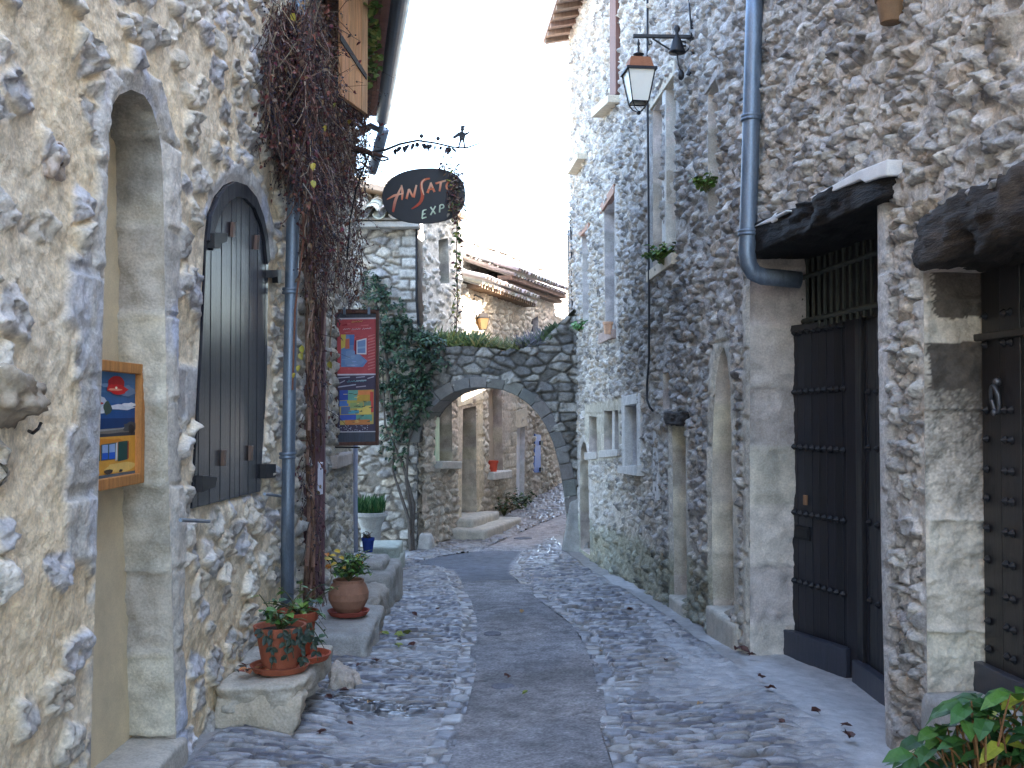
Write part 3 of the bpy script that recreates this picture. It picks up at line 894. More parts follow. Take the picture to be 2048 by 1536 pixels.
q = L1.px(66, 850, .08)
mb.tube([L1.px(58, 862, .02), L1.px(66, 866, .06), L1.px(76, 858, .08), L1.px(82, 846, .08)], .006, 6, lin(120, 112, 100))
mb.build('hook', M_IRON, crv)
rs = thing('hollow_stone', L1.px(110, 320), 'rusty reddish hollow stone set in the plaster of the cream wall', 'stone')
ct = L1.px(113, 320, .0)
def rk(u, z, n): return ct + np.append(L1.d * u, z) + np.append(L1.n * n, 0)
mb = MB(); rockbox(mb, [rk(-.075, -.08, -.03), rk(.07, -.085, -.03), rk(.06, -.07, .022), rk(-.06, -.06, .025), rk(-.06, .085, -.03), rk(.055, .075, -.03), rk(.04, .06, .018), rk(-.05, .07, .02)], 14, .45, .035, 14, (.42, .32, .26), (.56, .48, .40), 44)
mb.build('stone', M_STONE, rs, smooth=True); mb = MB((.10, .06, .05)); mb.ball(ct + np.append(L1.n * .012, .02), .034, 12, 8, (.15, .10, .075), (.5, .9, 1.25))
mb.build('hollow', M_STONE, rs, smooth=True)

# ================================================================== zinc downpipe at the joint of the two houses
def pipe_thing(label, pts, r, clamps, pl, name='downpipe', cat='drainpipe'):
    t = thing(name, pts[-1], label, cat)
    b = MB(); b.tube(pts, r, 20); b.build('pipe', M_ZINC, t, smooth=True)
    for c in clamps:
        b = MB(); b.lathe(c, [(r, -.022), (r + .012, -.02), (r + .012, -.006), (r + .004, 0), (r + .012, .006), (r + .012, .02), (r, .022)], 20)
        b.build('clamp', M_ZINC, t, smooth=True)
    return t
yP = 6.98
def px_at(px, py, y): return at_depth(px, py, y)
P1 = [px_at(574, 1262, yP), px_at(576, 1000, yP), px_at(580, 700, yP), px_at(588, 350, yP), px_at(598, -20, yP), px_at(600, -60, yP)]
pipe_thing('grey zinc downpipe on the left wall, half hidden by red vine at its top', P1, .043, [px_at(581, 582, yP), px_at(575, 911, yP), px_at(587, 330, yP)], L1)

# ================================================================== vine house
house2 = thing('vine_house', L2.pos(up(L2, 10), -.4), 'narrow rubble house behind the red vine, with a dark gutter and an open wooden shutter', 'house')
uE = up(L2, 13.5)
door2p = [(up(L2, 8.35), float(gz(8.5)) + .08), (up(L2, 9.75), float(gz(8.5)) + .08), (up(L2, 9.75), 2.55), (up(L2, 8.35), 2.55)]
win2p = [(up(L2, 8.1), 3.75), (up(L2, 9.0), 3.75), (up(L2, 9.0), 4.3), (up(L2, 8.1), 4.3)]
win3p = L2.poly([(672, 760), (696, 765), (694, 905), (668, 905)])
def f_L2(U, Z): return rubble(U, Z, S_L2)
wl = join([wall_patch(L2, rng(up(L2, 7.35), uE, .02), rng(-.7, 5.25, .02), f_L2, [door2p, win2p, win3p])])
# return wall at the far corner
E2 = Plane(L2.pos(uE, 0)[:2], (-1, 0), -1)
wl = join([wl, wall_patch(E2, rng(0, 3, .06), rng(-.7, 5.4, .06), f_L2)])
link_mesh('wall', *wl, M_WALL, house2, smooth=True)
mb = MB((.45, .42, .36)); mb.obox(L2.pos(up(L2, 7.6), -.6, -.5), np.append(L2.d * 5.6, 0), np.append(-L2.n * 4, 0), (0, 0, 5.7)); mb.build('side_wall', M_STONE, house2)
for P in (door2p, win2p, win3p):
    mb = MB(); reveal(mb, L2, P, .2, 0, (.40, .36, .30), .06, .006, .3, 9); mb.build('opening_side', M_STONE, house2, smooth=True)
PUR = lin(104, 76, 80)
mb = MB(PUR)
n = 7
for i in range(n):
    a = door2p[0][0] + (door2p[1][0] - door2p[0][0]) * i / n; b = door2p[0][0] + (door2p[1][0] - door2p[0][0]) * (i + 1) / n
    slab(mb, L2, [(a + .003, door2p[0][1]), (b - .003, door2p[0][1]), (b - .003, 2.55), (a + .003, 2.55)], -.2, -.10 + .003 * (i % 2), jit(PUR, .14))
mb.build('door', M_WOOD, house2, bevel=.003)
for a in (8.35, 9.68):
    mb = MB(PUR); slab(mb, L2, [(up(L2, a), door2p[0][1]), (up(L2, a + .09), door2p[0][1]), (up(L2, a + .09), 2.6), (up(L2, a), 2.6)], -.16, .03, lin(112, 84, 88)); mb.build('door_post', M_WOOD, house2, bevel=.006)
mb = MB(); panel(mb, L2, win2p, -.17, lin(150, 160, 175)); mb.build('window', M_GLASS, house2)
for a in (0, .45, .86):
    mb = MB(); slab(mb, L2, [(win2p[0][0] + a, 3.75), (win2p[0][0] + a + .05, 3.75), (win2p[0][0] + a + .05, 4.3), (win2p[0][0] + a, 4.3)], -.165, -.12, lin(70, 40, 46)); mb.build('window_frame', M_WOOD, house2, bevel=.004)
mb = MB(); panel(mb, L2, win3p, -.15, lin(30, 30, 32)); mb.build('window', M_GLASS, house2)
mb = MB((.40, .34, .30)); slab(mb, L2, L2.poly([(655, 912), (700, 902), (700, 925), (655, 938)]), -.05, .10, (.42, .36, .32)); mb.build('sill', M_STONE, house2, bevel=.012)
# open wooden shutter
SH0 = np.array([-1.35, 8.2]); SH1 = np.array([-1.222, 8.72])
sv = SH1 - SH0; sl = np.linalg.norm(sv); SH = Plane(SH0, sv, 1)
mb = MB(lin(196, 150, 112)); zb = 1.55 + 640 * 8.4 / 2100
for i in range(4):
    a, b = sl * i / 4, sl * (i + 1) / 4
    slab(mb, SH, [(a + .003, 4.02), (b - .003, 4.02 ), (b - .003, 5.3), (a + .003, 5.3)], -.02, .015 + .002 * (i % 2), jit(lin(196, 148, 108), .15))
shut2 = mb.build('shutter', M_WOOD, house2, bevel=.003)
mb = MB(lin(60, 66, 76)); slab(mb, SH, [(-.06, 4.44), (sl * .92, 4.30), (sl * .92, 4.345), (-.06, 4.5)], .016, .026, lin(60, 66, 76)); mb.build('hinge', M_IRON, shut2)
# eave: rows of tile ends, gutter with its outlet bend, roof
ge = at_depth(765, 238, 13.1); gs = np.array([-.60, 6.9, ge[2]])
gd = (gs - ge) / np.linalg.norm(gs - ge); gside = np.array([gd[1], -gd[0], 0]); gside = gside if gside[0] < 0 else -gside
mb = MB(lin(92, 66, 54)); k = 0
for row in range(3):
    for i in range(36):
        c = ge + gd * (i * .16 + .08 * (row % 2) + .02) + gside * (.16 + .10 * row) + np.array([0, 0, .015 - .075 * row])
        pts = []
        for j in range(9):
            w = math.pi * j / 8
            pts.append(c + gd * (.072 * math.cos(w)) + np.array([0, 0, .06 * math.sin(w)]))
        mb.prism(pts, gside * .3, jit(lin(120, 90, 74), .2))
mb.build('eave_tiles', M_TILE, house2)
mb = MB(); ring = []
prof = []
nseg = 10
vs = []; 
for P in (ge, gs):
    for j in range(nseg + 1):
        w = math.pi * j / nseg
        vs.append(P + gside * (.085 * math.cos(w)) - np.array([0, 0, .085 * math.sin(w)]))
    for j in range(nseg + 1):
        w = math.pi * (nseg - j) / nseg
        vs.append(P + gside * (.079 * math.cos(w)) - np.array([0, 0, .079 * math.sin(w)]))
m_ = 2 * (nseg + 1)
fs = [(j, (j + 1) % m_, m_ + (j + 1) % m_, m_ + j) for j in range(m_)] + [tuple(range(nseg + 1))[::-1]]
mb.add(vs, fs); gut = mb.build('gutter', M_ZINC, house2, smooth=False)
mb = MB(); mb.tube([ge + (.0, -.06, -.07), ge + (-.02, -.02, -.15), at_depth(742, 252, 13.1), at_depth(722, 264, 13.15), at_depth(700, 274, 13.2)], .045, 12); mb.build('outlet_pipe', M_ZINC, house2, smooth=True)
mb = MB(lin(150, 104, 84)); mb.obox(ge + gside * .06 + (0, 0, .03), (gs - ge), gside * 3, (0, 0, .09)); mb.obox(ge + gside * .25 + (0, 0, .1), (gs - ge), gside * 3 + np.array([0, 0, .9]), (0, 0, .08))
mb.build('roof', M_TILE, house2)
# remaining lower roof part past the gutter
mb = MB(lin(96, 84, 78))
c0 = at_depth(768, 258, 13.2); c1 = at_depth(744, 345, 13.6)
mb.tube([c0, .5 * (c0 + c1), c1], [.07, .075, .06], 10, lin(88, 90, 100)); mb.build('verge_gutter', M_ZINC, house2, smooth=True)
# ================================================================== house on the right
gate = R.poly([(1500, 495), (1545, 486), (1590, 472), (1650, 432), (1700, 402), (1754, 374), (1757, 700), (1762, 1100), (1772, 1505), (1500, 1330)])
_uF = up(R, 4.96); _uN = up(R, 3.6)
_z2t = R.uv(1850, 545)[1]
door2 = [(_uF, -.30), (_uF, 1.0), (_uF, _z2t), (_uF - .5, _z2t + .03), (_uN, _z2t + .05), (_uN, -.30)]
wA = R.poly([(1306, 222), (1326, 187), (1326, 522), (1306, 545)])
wB = R.poly([(1333, 178), (1352, 150), (1352, 505), (1333, 516)])
wC = R.poly([(1416, 190), (1437, 150), (1437, 430), (1416, 432)])
wD = R.poly([(1208, 425), (1229, 385), (1230, 660), (1211, 668)])
wE = R.poly([(1164, 472), (1178, 455), (1180, 640), (1166, 650)])
wF = R.poly([(1256, 812), (1281, 806), (1282, 930), (1257, 933)])
wG = R.poly([(1326, 746), (1339, 742), (1339, 818), (1326, 820)])
wH = R.poly([(1178, 832), (1194, 834), (1194, 904), (1178, 904)])
wI = R.poly([(1208, 822), (1237, 820), (1238, 898), (1208, 902)])
wJ = R.poly([(1229, -420), (1241, -420), (1241, 185), (1229, 200)])
dA = R.poly([(1344, 850), (1371, 845), (1374, 1195), (1349, 1205)])
dB = R.poly([(1427, 1232), (1424, 1100), (1424, 950), (1427, 830), (1432, 760), (1440, 712), (1447, 694), (1454, 715), (1461, 770), (1464, 850), (1466, 1000), (1469, 1215)])
dC = R.poly([(1161, 1098), (1160, 1000), (1160, 930), (1162, 897), (1167, 882), (1173, 890), (1177, 915), (1179, 1000), (1180, 1110)])
ops_R = [gate, door2, wA, wB, wC, wD, wE, wF, wG, wH, wI, wJ, dA, dB, dC]
fr_dB = R.poly([(1422, 1240), (1417, 1000), (1418, 830), (1424, 720), (1438, 660), (1450, 650), (1464, 690), (1472, 770), (1476, 900), (1482, 1000), (1484, 1250), (1469, 1225), (1464, 850), (1454, 715), (1447, 694), (1432, 760), (1424, 950), (1427, 1232)])
fr_dA = R.poly([(1337, 850), (1344, 850), (1349, 1205), (1342, 1200)]); fr_dA2 = R.poly([(1371, 845), (1378, 848), (1383, 1210), (1374, 1200)])
fr_AB = R.poly([(1300, 240), (1306, 240), (1306, 560), (1298, 560)])
fr_H = R.poly([(1172, 810), (1245, 795), (1246, 915), (1172, 925)])
fr_dC = R.poly([(1155, 900), (1168, 862), (1184, 905), (1187, 1105), (1155, 1095)])
fr_pier = R.poly([(1753, 395), (1775, 395), (1790, 640), (1782, 1000), (1795, 1510), (1770, 1510), (1760, 1000)])
fr_gate = R.poly([(1489, 560), (1503, 560), (1503, 1330), (1489, 1320)])
fr_D = R.poly([(1229, 380), (1238, 372), (1239, 690), (1229, 690)])
def f_R(U, Z):
    h, C = rubble(U, Z, S_R)
    near = sm(-U, -5.6, -5.3)[:, None] * 0
    for P, c, co, H, w in ((fr_dB, (.50, .45, .37), .42, .02, .6), (fr_dA, LIME, .5, .012, .5), (fr_dA2, LIME, .5, .012, .5), (fr_AB, LIME_G, .35, .02, .4),
                           (fr_H, (.44, .40, .33), .25, .012, .5), (fr_dC, LIME_G, .4, .015, .5), (fr_gate, LIME, .5, .015, .6), (fr_pier, LIME_G, .38, .02, .5), (fr_D, LIME_G, .3, .015, .4)):
        h, C = dressed(U, Z, h, C, P, c, co, H, 13, w)
    # dark weathering on the old masonry between the upper windows, damp foot of the wall
    st = sm(fbm(U * .7 + 5, Z * .5, 4, 90), .50, .66) * sm(U, 8.0, 10) * sm(-np.abs(Z - 3.0), -1.9, -.6)
    C = C * (1 - .34 * st)[:, None]
    foot = sm(fbm(U * 2, Z * 2, 4, 91) * .5 + sm(-(Z - gz(U)), -1.0, -.1), .6, 1.0) * sm(U, 8, 9)
    C = C * (1 - foot[:, None]) + C * foot[:, None] * np.array([.66, .70, .62])
    return h, C
house3 = thing('stone_house', R.pos(8, -.3), 'tall grey rubble house with studded gates, dark beams and many small windows', 'house')
uend = up(R, 16.95)
wl = join([wall_patch(R, rng(3.4, 7.75, .011), rng(-.42, 5.0, .011), f_R, ops_R, flip=True),
           wall_patch(R, rng(7.73, uend, .022), rng(-.85, 8.1, .017), f_R, ops_R, flip=True),
           wall_patch(R, rng(-5, 3.42, .07), rng(-.4, 8.1, .07), f_R, [door2], flip=True),
           wall_patch(R, rng(3.38, 7.76, .06), rng(4.97, 8.1, .06), f_R, flip=True)])
link_mesh('wall', *wl, M_WALL, house3, smooth=True)
mb = MB((.46, .43, .40))
mb.obox(R.pos(-5, -.9, -.62), np.append(R.d * (uend + 5), 0), np.append(-R.n * 5, 0), (0, 0, 9.0))
mb.obox(R.pos(uend - .25, -.9, -.61), np.append(R.d * .25, 0), np.append(R.n * .57, 0), (0, 0, 9.0))
mb.obox(R.pos(-5, -.4, -.61), np.append(R.d * .2, 0), np.append(R.n * .57, 0), (0, 0, 8.5))
mb.build('side_wall', M_STONE, house3)
mb = MB(lin(150, 110, 90))
mb.obox(R.pos(-5, 8.12, .1), np.append(R.d * (uend + 5.1), 0), np.append(-R.n * 6, 1.4), (0, 0, .14))
mb.build('roof', M_TILE, house3)
EV = R.uv(1122, 60)
ev = []
zE = R.uv(1145, 72)[1]
mb = MB(lin(150, 118, 96))
mb.obox(R.pos(-5, zE + .05, .42), np.append(R.d * (uend + 5.3), 0), np.append(-R.n * .55, .10), (0, 0, .05), lin(150, 132, 122))
for i in range(60):
    u = uend + .15 - i * .36
    mb.obox(R.pos(u, zE - .02, .40), np.append(-R.d * .09, 0), np.append(-R.n * .5, .09), (0, 0, .07), jit(lin(132, 112, 98), .2))
mb.build('eave', M_WOOD, house3)
# window and door recesses
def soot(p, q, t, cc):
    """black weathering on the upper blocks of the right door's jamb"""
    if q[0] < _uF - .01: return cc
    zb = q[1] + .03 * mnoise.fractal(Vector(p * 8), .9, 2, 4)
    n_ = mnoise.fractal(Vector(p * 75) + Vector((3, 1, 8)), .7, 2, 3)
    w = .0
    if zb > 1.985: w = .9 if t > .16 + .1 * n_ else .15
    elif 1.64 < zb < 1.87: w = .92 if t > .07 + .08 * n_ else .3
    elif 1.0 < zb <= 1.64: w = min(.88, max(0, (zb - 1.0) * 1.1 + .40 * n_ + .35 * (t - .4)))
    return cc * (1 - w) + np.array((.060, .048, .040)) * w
def rv1(P, *a, **k):
    rv = MB(); reveal(rv, R, P, *a, **k); rv.build('opening_side', M_STONE, house3, smooth=True)
rv1(gate, .42, 0, (.53, .48, .41), .025, .020, .43, 21)
rv1(door2, .30, 0, (.58, .51, .42), .009, .022, .52, 25, colfn=soot, cell=.011)
for P in (wA, wB, wC, wD, wE, wG, wH, wI, wJ): rv1(P, .2, 0, (.52, .47, .40), .04, .008, .3, 22)
rv1(wF, .22, 0, (.56, .55, .53), .06, .002, .9, 23)
for P in (dA, dB, dC): rv1(P, .24, 0, (.53, .47, .38), .04, .012, .40, 24)
def fill(P, n, col, m, name, label=None):
    b = MB(); panel(b, R, grow(P, .03), n, col); return b.build(name, m, house3, label=label)
fill(wA, -.17, (.44, .40, .33), M_PLAST, 'blocked_window'); fill(wB, -.17, (.50, .45, .37), M_PLAST, 'blocked_window')
fill(wC, -.17, (.47, .42, .35), M_PLAST, 'blocked_window')
for P, c in ((wD, lin(150, 160, 185)), (wE, lin(170, 178, 196))):
    fill(P, -.17, c, M_BOARD, 'shutter')
fill(wG, -.17, (.16, .14, .12), M_PLAST, 'slit_window')
fill(wF, -.19, lin(90, 92, 98), M_GLASS, 'window')
for P in (wH, wI): fill(P, -.16, (.20, .18, .16), M_PLAST, 'window')
fill(dA, -.2, lin(128, 112, 92), M_WOOD, 'door', 'narrow plain door'); fill(dB, -.2, (.47, .42, .34), M_PLAST, 'blocked_door', 'walled-up pointed doorway'); fill(dC, -.2, lin(100, 92, 84), M_WOOD, 'door')
def bar(pts, n0, n1, col, m, name, bevel=.006, parent=None, label=None):
    b = MB(col); slab(b, R, R.poly(pts), n0, n1, col); return b.build(name, m, parent or house3, bevel=bevel, label=label)
# stone courses of the walled-up arch
mb = MB()
us_ = [p[0] for p in dB]
for k in range(14):
    z = -.2 + .19 * k
    P = clip_poly(grow(dB, -.01), min(us_), max(us_))
    def halfz(Q, c, sg):
        out = []
        for i in range(len(Q)):
            p, q = Q[i], Q[(i + 1) % len(Q)]
            ip = sg * (p[1] - c) >= 0; iq = sg * (q[1] - c) >= 0
            if ip: out.append(p)
            if ip != iq:
                t = (c - p[1]) / (q[1] - p[1]); out.append((p[0] + t * (q[0] - p[0]), c))
        return out
    Q = halfz(halfz(P, z + .006, 1), z + .186 + (.0 if k > 6 else 0), -1)
    if len(Q) > 2: slab(mb, R, Q, -.2, -.165 + random.uniform(-.012, .012), jit((.50, .44, .355), .12))
mb.build('stone_infill', M_STONE, house3, bevel=.012)
# lintels, mullion, frames, sills
bar([(1303, 186), (1354, 108), (1354, 147), (1303, 222)], -.05, .025, LIME_W, M_STONE, 'lintel')
bar([(1326, 188), (1333, 178), (1333, 516), (1326, 521)], -.16, .01, (.56, .53, .48), M_STONE, 'mullion')
bar([(1412, 185), (1440, 128), (1440, 150), (1412, 192)], -.05, .02, LIME_G, M_STONE, 'lintel')
bar([(1204, 412), (1232, 366), (1232, 386), (1204, 428)], -.04, .03, lin(150, 112, 92), M_WOOD, 'lintel')
bar([(1160, 466), (1181, 444), (1181, 456), (1160, 476)], -.04, .03, lin(150, 112, 92), M_WOOD, 'lintel')
wf = house3
for pts in ([(1250, 793), (1288, 786), (1288, 806), (1250, 813)], [(1250, 813), (1256.5, 812), (1257, 934), (1252, 944)], [(1281, 807), (1288, 806), (1289, 930), (1282, 931)]):
    bar(pts, -.05, .045, (.55, .53, .50), M_STONE, 'frame_stone')
bar([(1250, 934), (1290, 929), (1290, 952), (1250, 946)], -.12, .09, (.58, .56, .53), M_STONE, 'sill')
bar([(1303, 545), (1355, 505), (1355, 528), (1303, 565)], -.12, .06, (.52, .43, .32), M_STONE, 'sill')
bar([(1174, 905), (1197, 905), (1197, 918), (1174, 920)], -.1, .04, LIME_G, M_STONE, 'sill'); bar([(1204, 901), (1241, 898), (1241, 912), (1204, 916)], -.1, .04, LIME_G, M_STONE, 'sill')
bar([(1221, 821), (1226, 821), (1226, 900), (1221, 900)], -.15, -.02, LIME_G, M_STONE, 'mullion')
bar([(1207, 668), (1234, 658), (1234, 676), (1207, 688)], -.1, .07, lin(170, 150, 140), M_STONE, 'sill')
bar([(1308, 860), (1319, 860), (1319, 1000), (1308, 1004)], -.03, .012, (.60, .58, .56), M_PLAST, 'mortar_strip', .003)
# dark timber over the narrow door
c8 = []
for n in (.05, -.2):
    pass
def beam8(far_t, far_b, near_t, near_b, n0, n1):
    return [R.px(*near_b, n=0) + np.append(R.n * n0, 0), R.px(*far_b, n=0) + np.append(R.n * n0, 0), R.px(*far_b, n=0) + np.append(R.n * n1, 0), R.px(*near_b, n=0) + np.append(R.n * n1, 0),
            R.px(*near_t, n=0) + np.append(R.n * n0, 0), R.px(*far_t, n=0) + np.append(R.n * n0, 0), R.px(*far_t, n=0) + np.append(R.n * n1, 0), R.px(*near_t, n=0) + np.append(R.n * n1, 0)]
mb = MB(); rockbox(mb, beam8((1337, 822), (1337, 848), (1377, 822), (1377, 852), .055, -.2), 10, .2, .035, 12, (.03, .026, .024), (.06, .05, .045), 3); mb.build('wooden_lintel', M_BEAM, house3, smooth=True)
# doorsteps
def step_at(pts_px, z1, z0, out, name='doorstep', seed=1, col=LIME):
    a = R.uv(*pts_px[0])[0]; b = R.uv(*pts_px[1])[0]
    lo = [R.pos(b, z0, -.2), R.pos(a, z0, -.2), R.pos(a, z0, out), R.pos(b, z0, out)]
    m = MB(); rockbox(m, lo + [p + (0, 0, z1 - z0) for p in lo], 12, .12, .012, 6, col, tuple(c * .85 for c in col), seed); m.build(name, M_STONE, house3, smooth=True)
step_at([(1424, 1200), (1486, 1240)], R.uv(1450, 1226)[1], -.5, .06, seed=2)
step_at([(1347, 1200), (1377, 1200)], R.uv(1360, 1197)[1], -.6, .05, seed=3)

# --- gate: old beam, white mortar, two leaves, grille
mb = MB(); rockbox(mb, beam8((1508, 455), (1508, 520), (1803, 326), (1806, 392), .075, -.42), 26, .16, .055, 7, (.009, .0075, .007), (.024, .019, .016), 8)
mb.build('wooden_lintel', M_BEAM, house3, smooth=True, label='black old beam over the left gate')
for pts in ([(1646, 396), (1700, 368), (1748, 342), (1808, 319), (1806, 352), (1790, 356), (1762, 366), (1752, 360), (1700, 382), (1652, 398)], [(1562, 440), (1576, 424), (1578, 440), (1568, 448)], [(1528, 455), (1560, 438), (1600, 420), (1600, 424), (1560, 446)]):
    m = MB(); slab(m, R, R.poly(pts), .0, .088, (.72, .70, .68)); m.build('mortar_patch', M_PLAST, house3, bevel=.015)
HX = np.array([2.03, 7.73])
G1 = Plane(HX, (-.41, 1), -1)
G2 = Plane((2.315, 7.0), (.0, 1), -1)
BK = lin(34, 33, 39)
def leaf_of(pl, name, x0, x1, top0, top1, bot0, bot1, n, studs, label=None):
    """x0 far edge px, x1 near edge px; boards, stiles, kick board"""
    uf, ztf = pl.uv(x0, top0); un, ztn = pl.uv(x1, top1); zbf = pl.uv(x0, bot0)[1]; zbn = pl.uv(x1, bot1)[1]
    zt = .5 * (ztf + ztn); zb = .5 * (zbf + zbn)
    m = MB(BK); w = (uf - un) / n
    for i in range(n):
        a = un + w * i; slab(m, pl, [(a + .004, zb), (a + w - .004, zb), (a + w - .004, zt), (a + .004, zt)], -.05, .0 + .003 * (i % 2), jit(BK, .2))
        slab(m, pl, [(a - .006, zb + .02), (a + .006, zb + .02), (a + .006, zt), (a - .006, zt)], -.01, .004, jit(BK, .2))
    slab(m, pl, [(un, zb), (uf, zb), (uf, zt), (un, zt)], -.075, -.03, tuple(c * .5 for c in BK))
    return m.build(name, M_BOARD, house3, bevel=.003, label=label), uf, un, zb, zt
g1, uf, un, zb, zt = leaf_of(G1, 'gate_leaf', 1579, 1700, 662, 645, 1288, 1360, 8, None, 'wide black studded gate leaf')
m = MB(BK)      # meeting stile with scuffed paint
slab(m, G1, [(un - .09, zb - .02), (un + .01, zb - .02), (un + .01, zt + .03), (un - .09, zt + .03)], -.06, .035, lin(40, 38, 42)); m.build('stile', M_BOARD, g1, bevel=.006)
m = MB(BK); slab(m, G1, [(un, zt - .02), (uf, zt - .02), (uf, zt + .03), (un, zt + .03)], -.06, .03, lin(44, 44, 46)); m.build('rail', M_BOARD, g1, bevel=.006)
kb = G1.uv(1556, 1245)[1]
m = MB(); slab(m, G1, [(un - .02, zb - .03), (uf + .06, zb - .03), (uf + .06, zb + .17), (un - .02, zb + .17)], .004, .075, lin(58, 60, 70)); m.build('kick_board', M_BOARD, g1, bevel=.008)
G2N = up(G2, 5.0); G2F = up(G2, 7.0) 
m = MB(BK)
for i in range(12):
    a = G2F - 1.9 + i * .158; slab(m, G2, [(a + .004, zb - .06), (a + .154, zb - .06), (a + .154, zt), (a + .004, zt)], -.05, .003 * (i % 2), jit(BK, .2))
slab(m, G2, [(G2F - 1.9, zb - .06), (G2F, zb - .06), (G2F, zt), (G2F - 1.9, zt)], -.07, -.03, tuple(c * .5 for c in BK))
slab(m, G2, [(G2F - .12, zb - .06), (G2F - .005, zb - .06), (G2F - .005, zt + .03), (G2F - .12, zt + .03)], 0.0, .03, lin(36, 36, 40))
g2 = m.build('gate_leaf', M_BOARD, house3, bevel=.003, label='narrow black gate leaf half hidden by the pier')
m = MB(); slab(m, G2, [(G2F - 1.9, zb - .1), (G2F - .03, zb - .1), (G2F - .03, zb + .12), (G2F - 1.9, zb + .12)], .004, .075, lin(64, 66, 76)); m.build('kick_board', M_BOARD, g2, bevel=.008)
# studs: one pyramid-headed nail, copied
sb = MB(lin(60, 60, 66)); sb.lathe((0, 0, 0), [(.0, .026), (.006, .022), (.016, .010), (.021, .004), (.021, 0)], 8)
stud_me = None
def place_stud(pl, u, z, parent, n=.014, s=1.0):
    global stud_me
    if stud_me is None:
        o = sb.build('stud', M_IRON, None); stud_me = o
    else:
        o = stud_me.copy(); COL.objects.link(o)
    o.parent = parent
    p = pl.pos(u, z, n)
    o.location = [float(c) for c in (p - ORG[parent.name])]
    o.rotation_euler = Vector((float(pl.n[0]), float(pl.n[1]), 0)).to_track_quat('Z', 'Y').to_euler(); o.scale = (s, s, s)
for (l, r_) in (((1586, 667), (1700, 648)), ((1586, 785), (1696, 776)), ((1586, 893), (1696, 901)), ((1586, 1023), (1696, 1043)), ((1586, 1159), (1696, 1190))):
    a = G1.uv(*l); b = G1.uv(*r_)
    m = MB(BK); slab(m, G1, [(b[0] - .0, b[1] - .012), (a[0], a[1] - .012), (a[0], a[1] + .012), (b[0], b[1] + .012)], .002, .013, lin(36, 36, 40)); m.build('iron_strap', M_IRON, g1)
    for i in range(9):
        t = (i + .5) / 9; place_stud(G1, a[0] + (b[0] - a[0]) * t, a[1] + (b[1] - a[1]) * t, g1, .013, 1.15)
for zz in (785, 896, 1045, 1200):
    z = G2.uv(1740, zz)[1]
    for i in range(4): place_stud(G2, G2F - .2 - i * .16, z, g2, .004, 1.15)
a = G1.uv(1592, 1050); b = G1.uv(1622, 1082)
m = MB(); slab(m, G1, [(b[0], b[1]), (a[0], b[1]), (a[0], a[1]), (b[0], a[1])], .002, .016, lin(98, 98, 108)); slab(m, G1, [(b[0] + .015, b[1] + .02), (a[0] - .015, b[1] + .02), (a[0] - .015, a[1] - .025), (b[0] + .015, a[1] - .025)], .016, .02, lin(34, 34, 38)); m.build('letter_slot', M_IRON, g1, bevel=.003)
a = G1.uv(1613, 1000); m = MB(); slab(m, G1, [(a[0] - .02, a[1] - .035), (a[0] + .02, a[1] - .035), (a[0] + .02, a[1] + .035), (a[0] - .02, a[1] + .035)], .004, .016, lin(140, 104, 76)); m.build('bell_plate', M_BOARD, g1, bevel=.002)
# grille over the gate
GR = Plane((2.12, 7.70), (-.10, 1), -1)
GC = lin(66, 68, 60)
m = MB(GC); ua_ = GR.uv(1592, 600)[0]; ub_ = up(GR, 5.2)
zr0 = GR.uv(1600, 632)[1]; zr1 = GR.uv(1600, 580)[1]; zt0 = GR.uv(1600, 545)[1]
ztop = .42
for z in (zt + .06, zt + .38):
    m.tube([GR.pos(ua_ + .02, z), GR.pos(ub_, z)], .018, 6)
k = 0
u = ua_ - .02
while u > ub_:
    hh = zt + .62 + .05 * (k % 2)
    m.tube([GR.pos(u, zt - .0), GR.pos(u, hh - .16)], .012, 5); m.tube([GR.pos(u, hh - .17), GR.pos(u, hh - .12), GR.pos(u, hh + .04)], [.012, .022, .001], 5)
    u -= .105; k += 1
m.build('grille', mat('rusty_iron', attr=True, rough=.7, var=.3, bump=.2), house3)
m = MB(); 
m.obox(R.pos(gate[0][0] + .3, -.6, -.60), np.append(-R.d * 3.2, 0), np.append(R.n * .06, 0), (0, 0, 4.2), (.05, .045, .04)); m.build('gate_shade_panel', M_WOOD, house3)  # dark panel stands in for the unlit space behind the grille
# --- second door at the right edge
mb = MB(); rockbox(mb, beam8((1843, 430), (1843, 548), (2230, 235), (2230, 420), .07, -.32), 28, .30, .075, 5, (.024, .018, .014), (.070, .054, .042), 14)
mb.build('wooden_lintel', M_BEAM, house3, smooth=True, label='weathered dark beam over the right door')
D2 = R.off(-.27)
du0, du1 = up(D2, 4.98), up(D2, 3.6)
zb2 = D2.uv(1965, 1372)[1]
m = MB(BK); nb = 7; w = .165
for i in range(9):
    a = du0 - .02 - w * (i + 1); slab(m, D2, [(a + .003, zb2), (a + w - .003, zb2), (a + w - .003, _z2t + .05), (a + .003, _z2t + .05)], -.05, .003 * (i % 2), jit(lin(40, 36, 36), .18))
slab(m, D2, [(du0 - 1.5, zb2), (du0, zb2), (du0, _z2t + .1), (du0 - 1.5, _z2t + .1)], -.07, -.03, (.012, .011, .011))
dd = m.build('door', M_BOARD, house3, bevel=.003, label='dark brown door with pyramid studs')
m = MB(); zr = D2.uv(1970, 682)[1]; slab(m, D2, [(du0 - 1.5, zr), (du0, zr), (du0, zr + .035), (du0 - 1.5, zr + .035)], .0, .03, lin(44, 40, 38)); m.build('rail', M_BOARD, dd, bevel=.005)
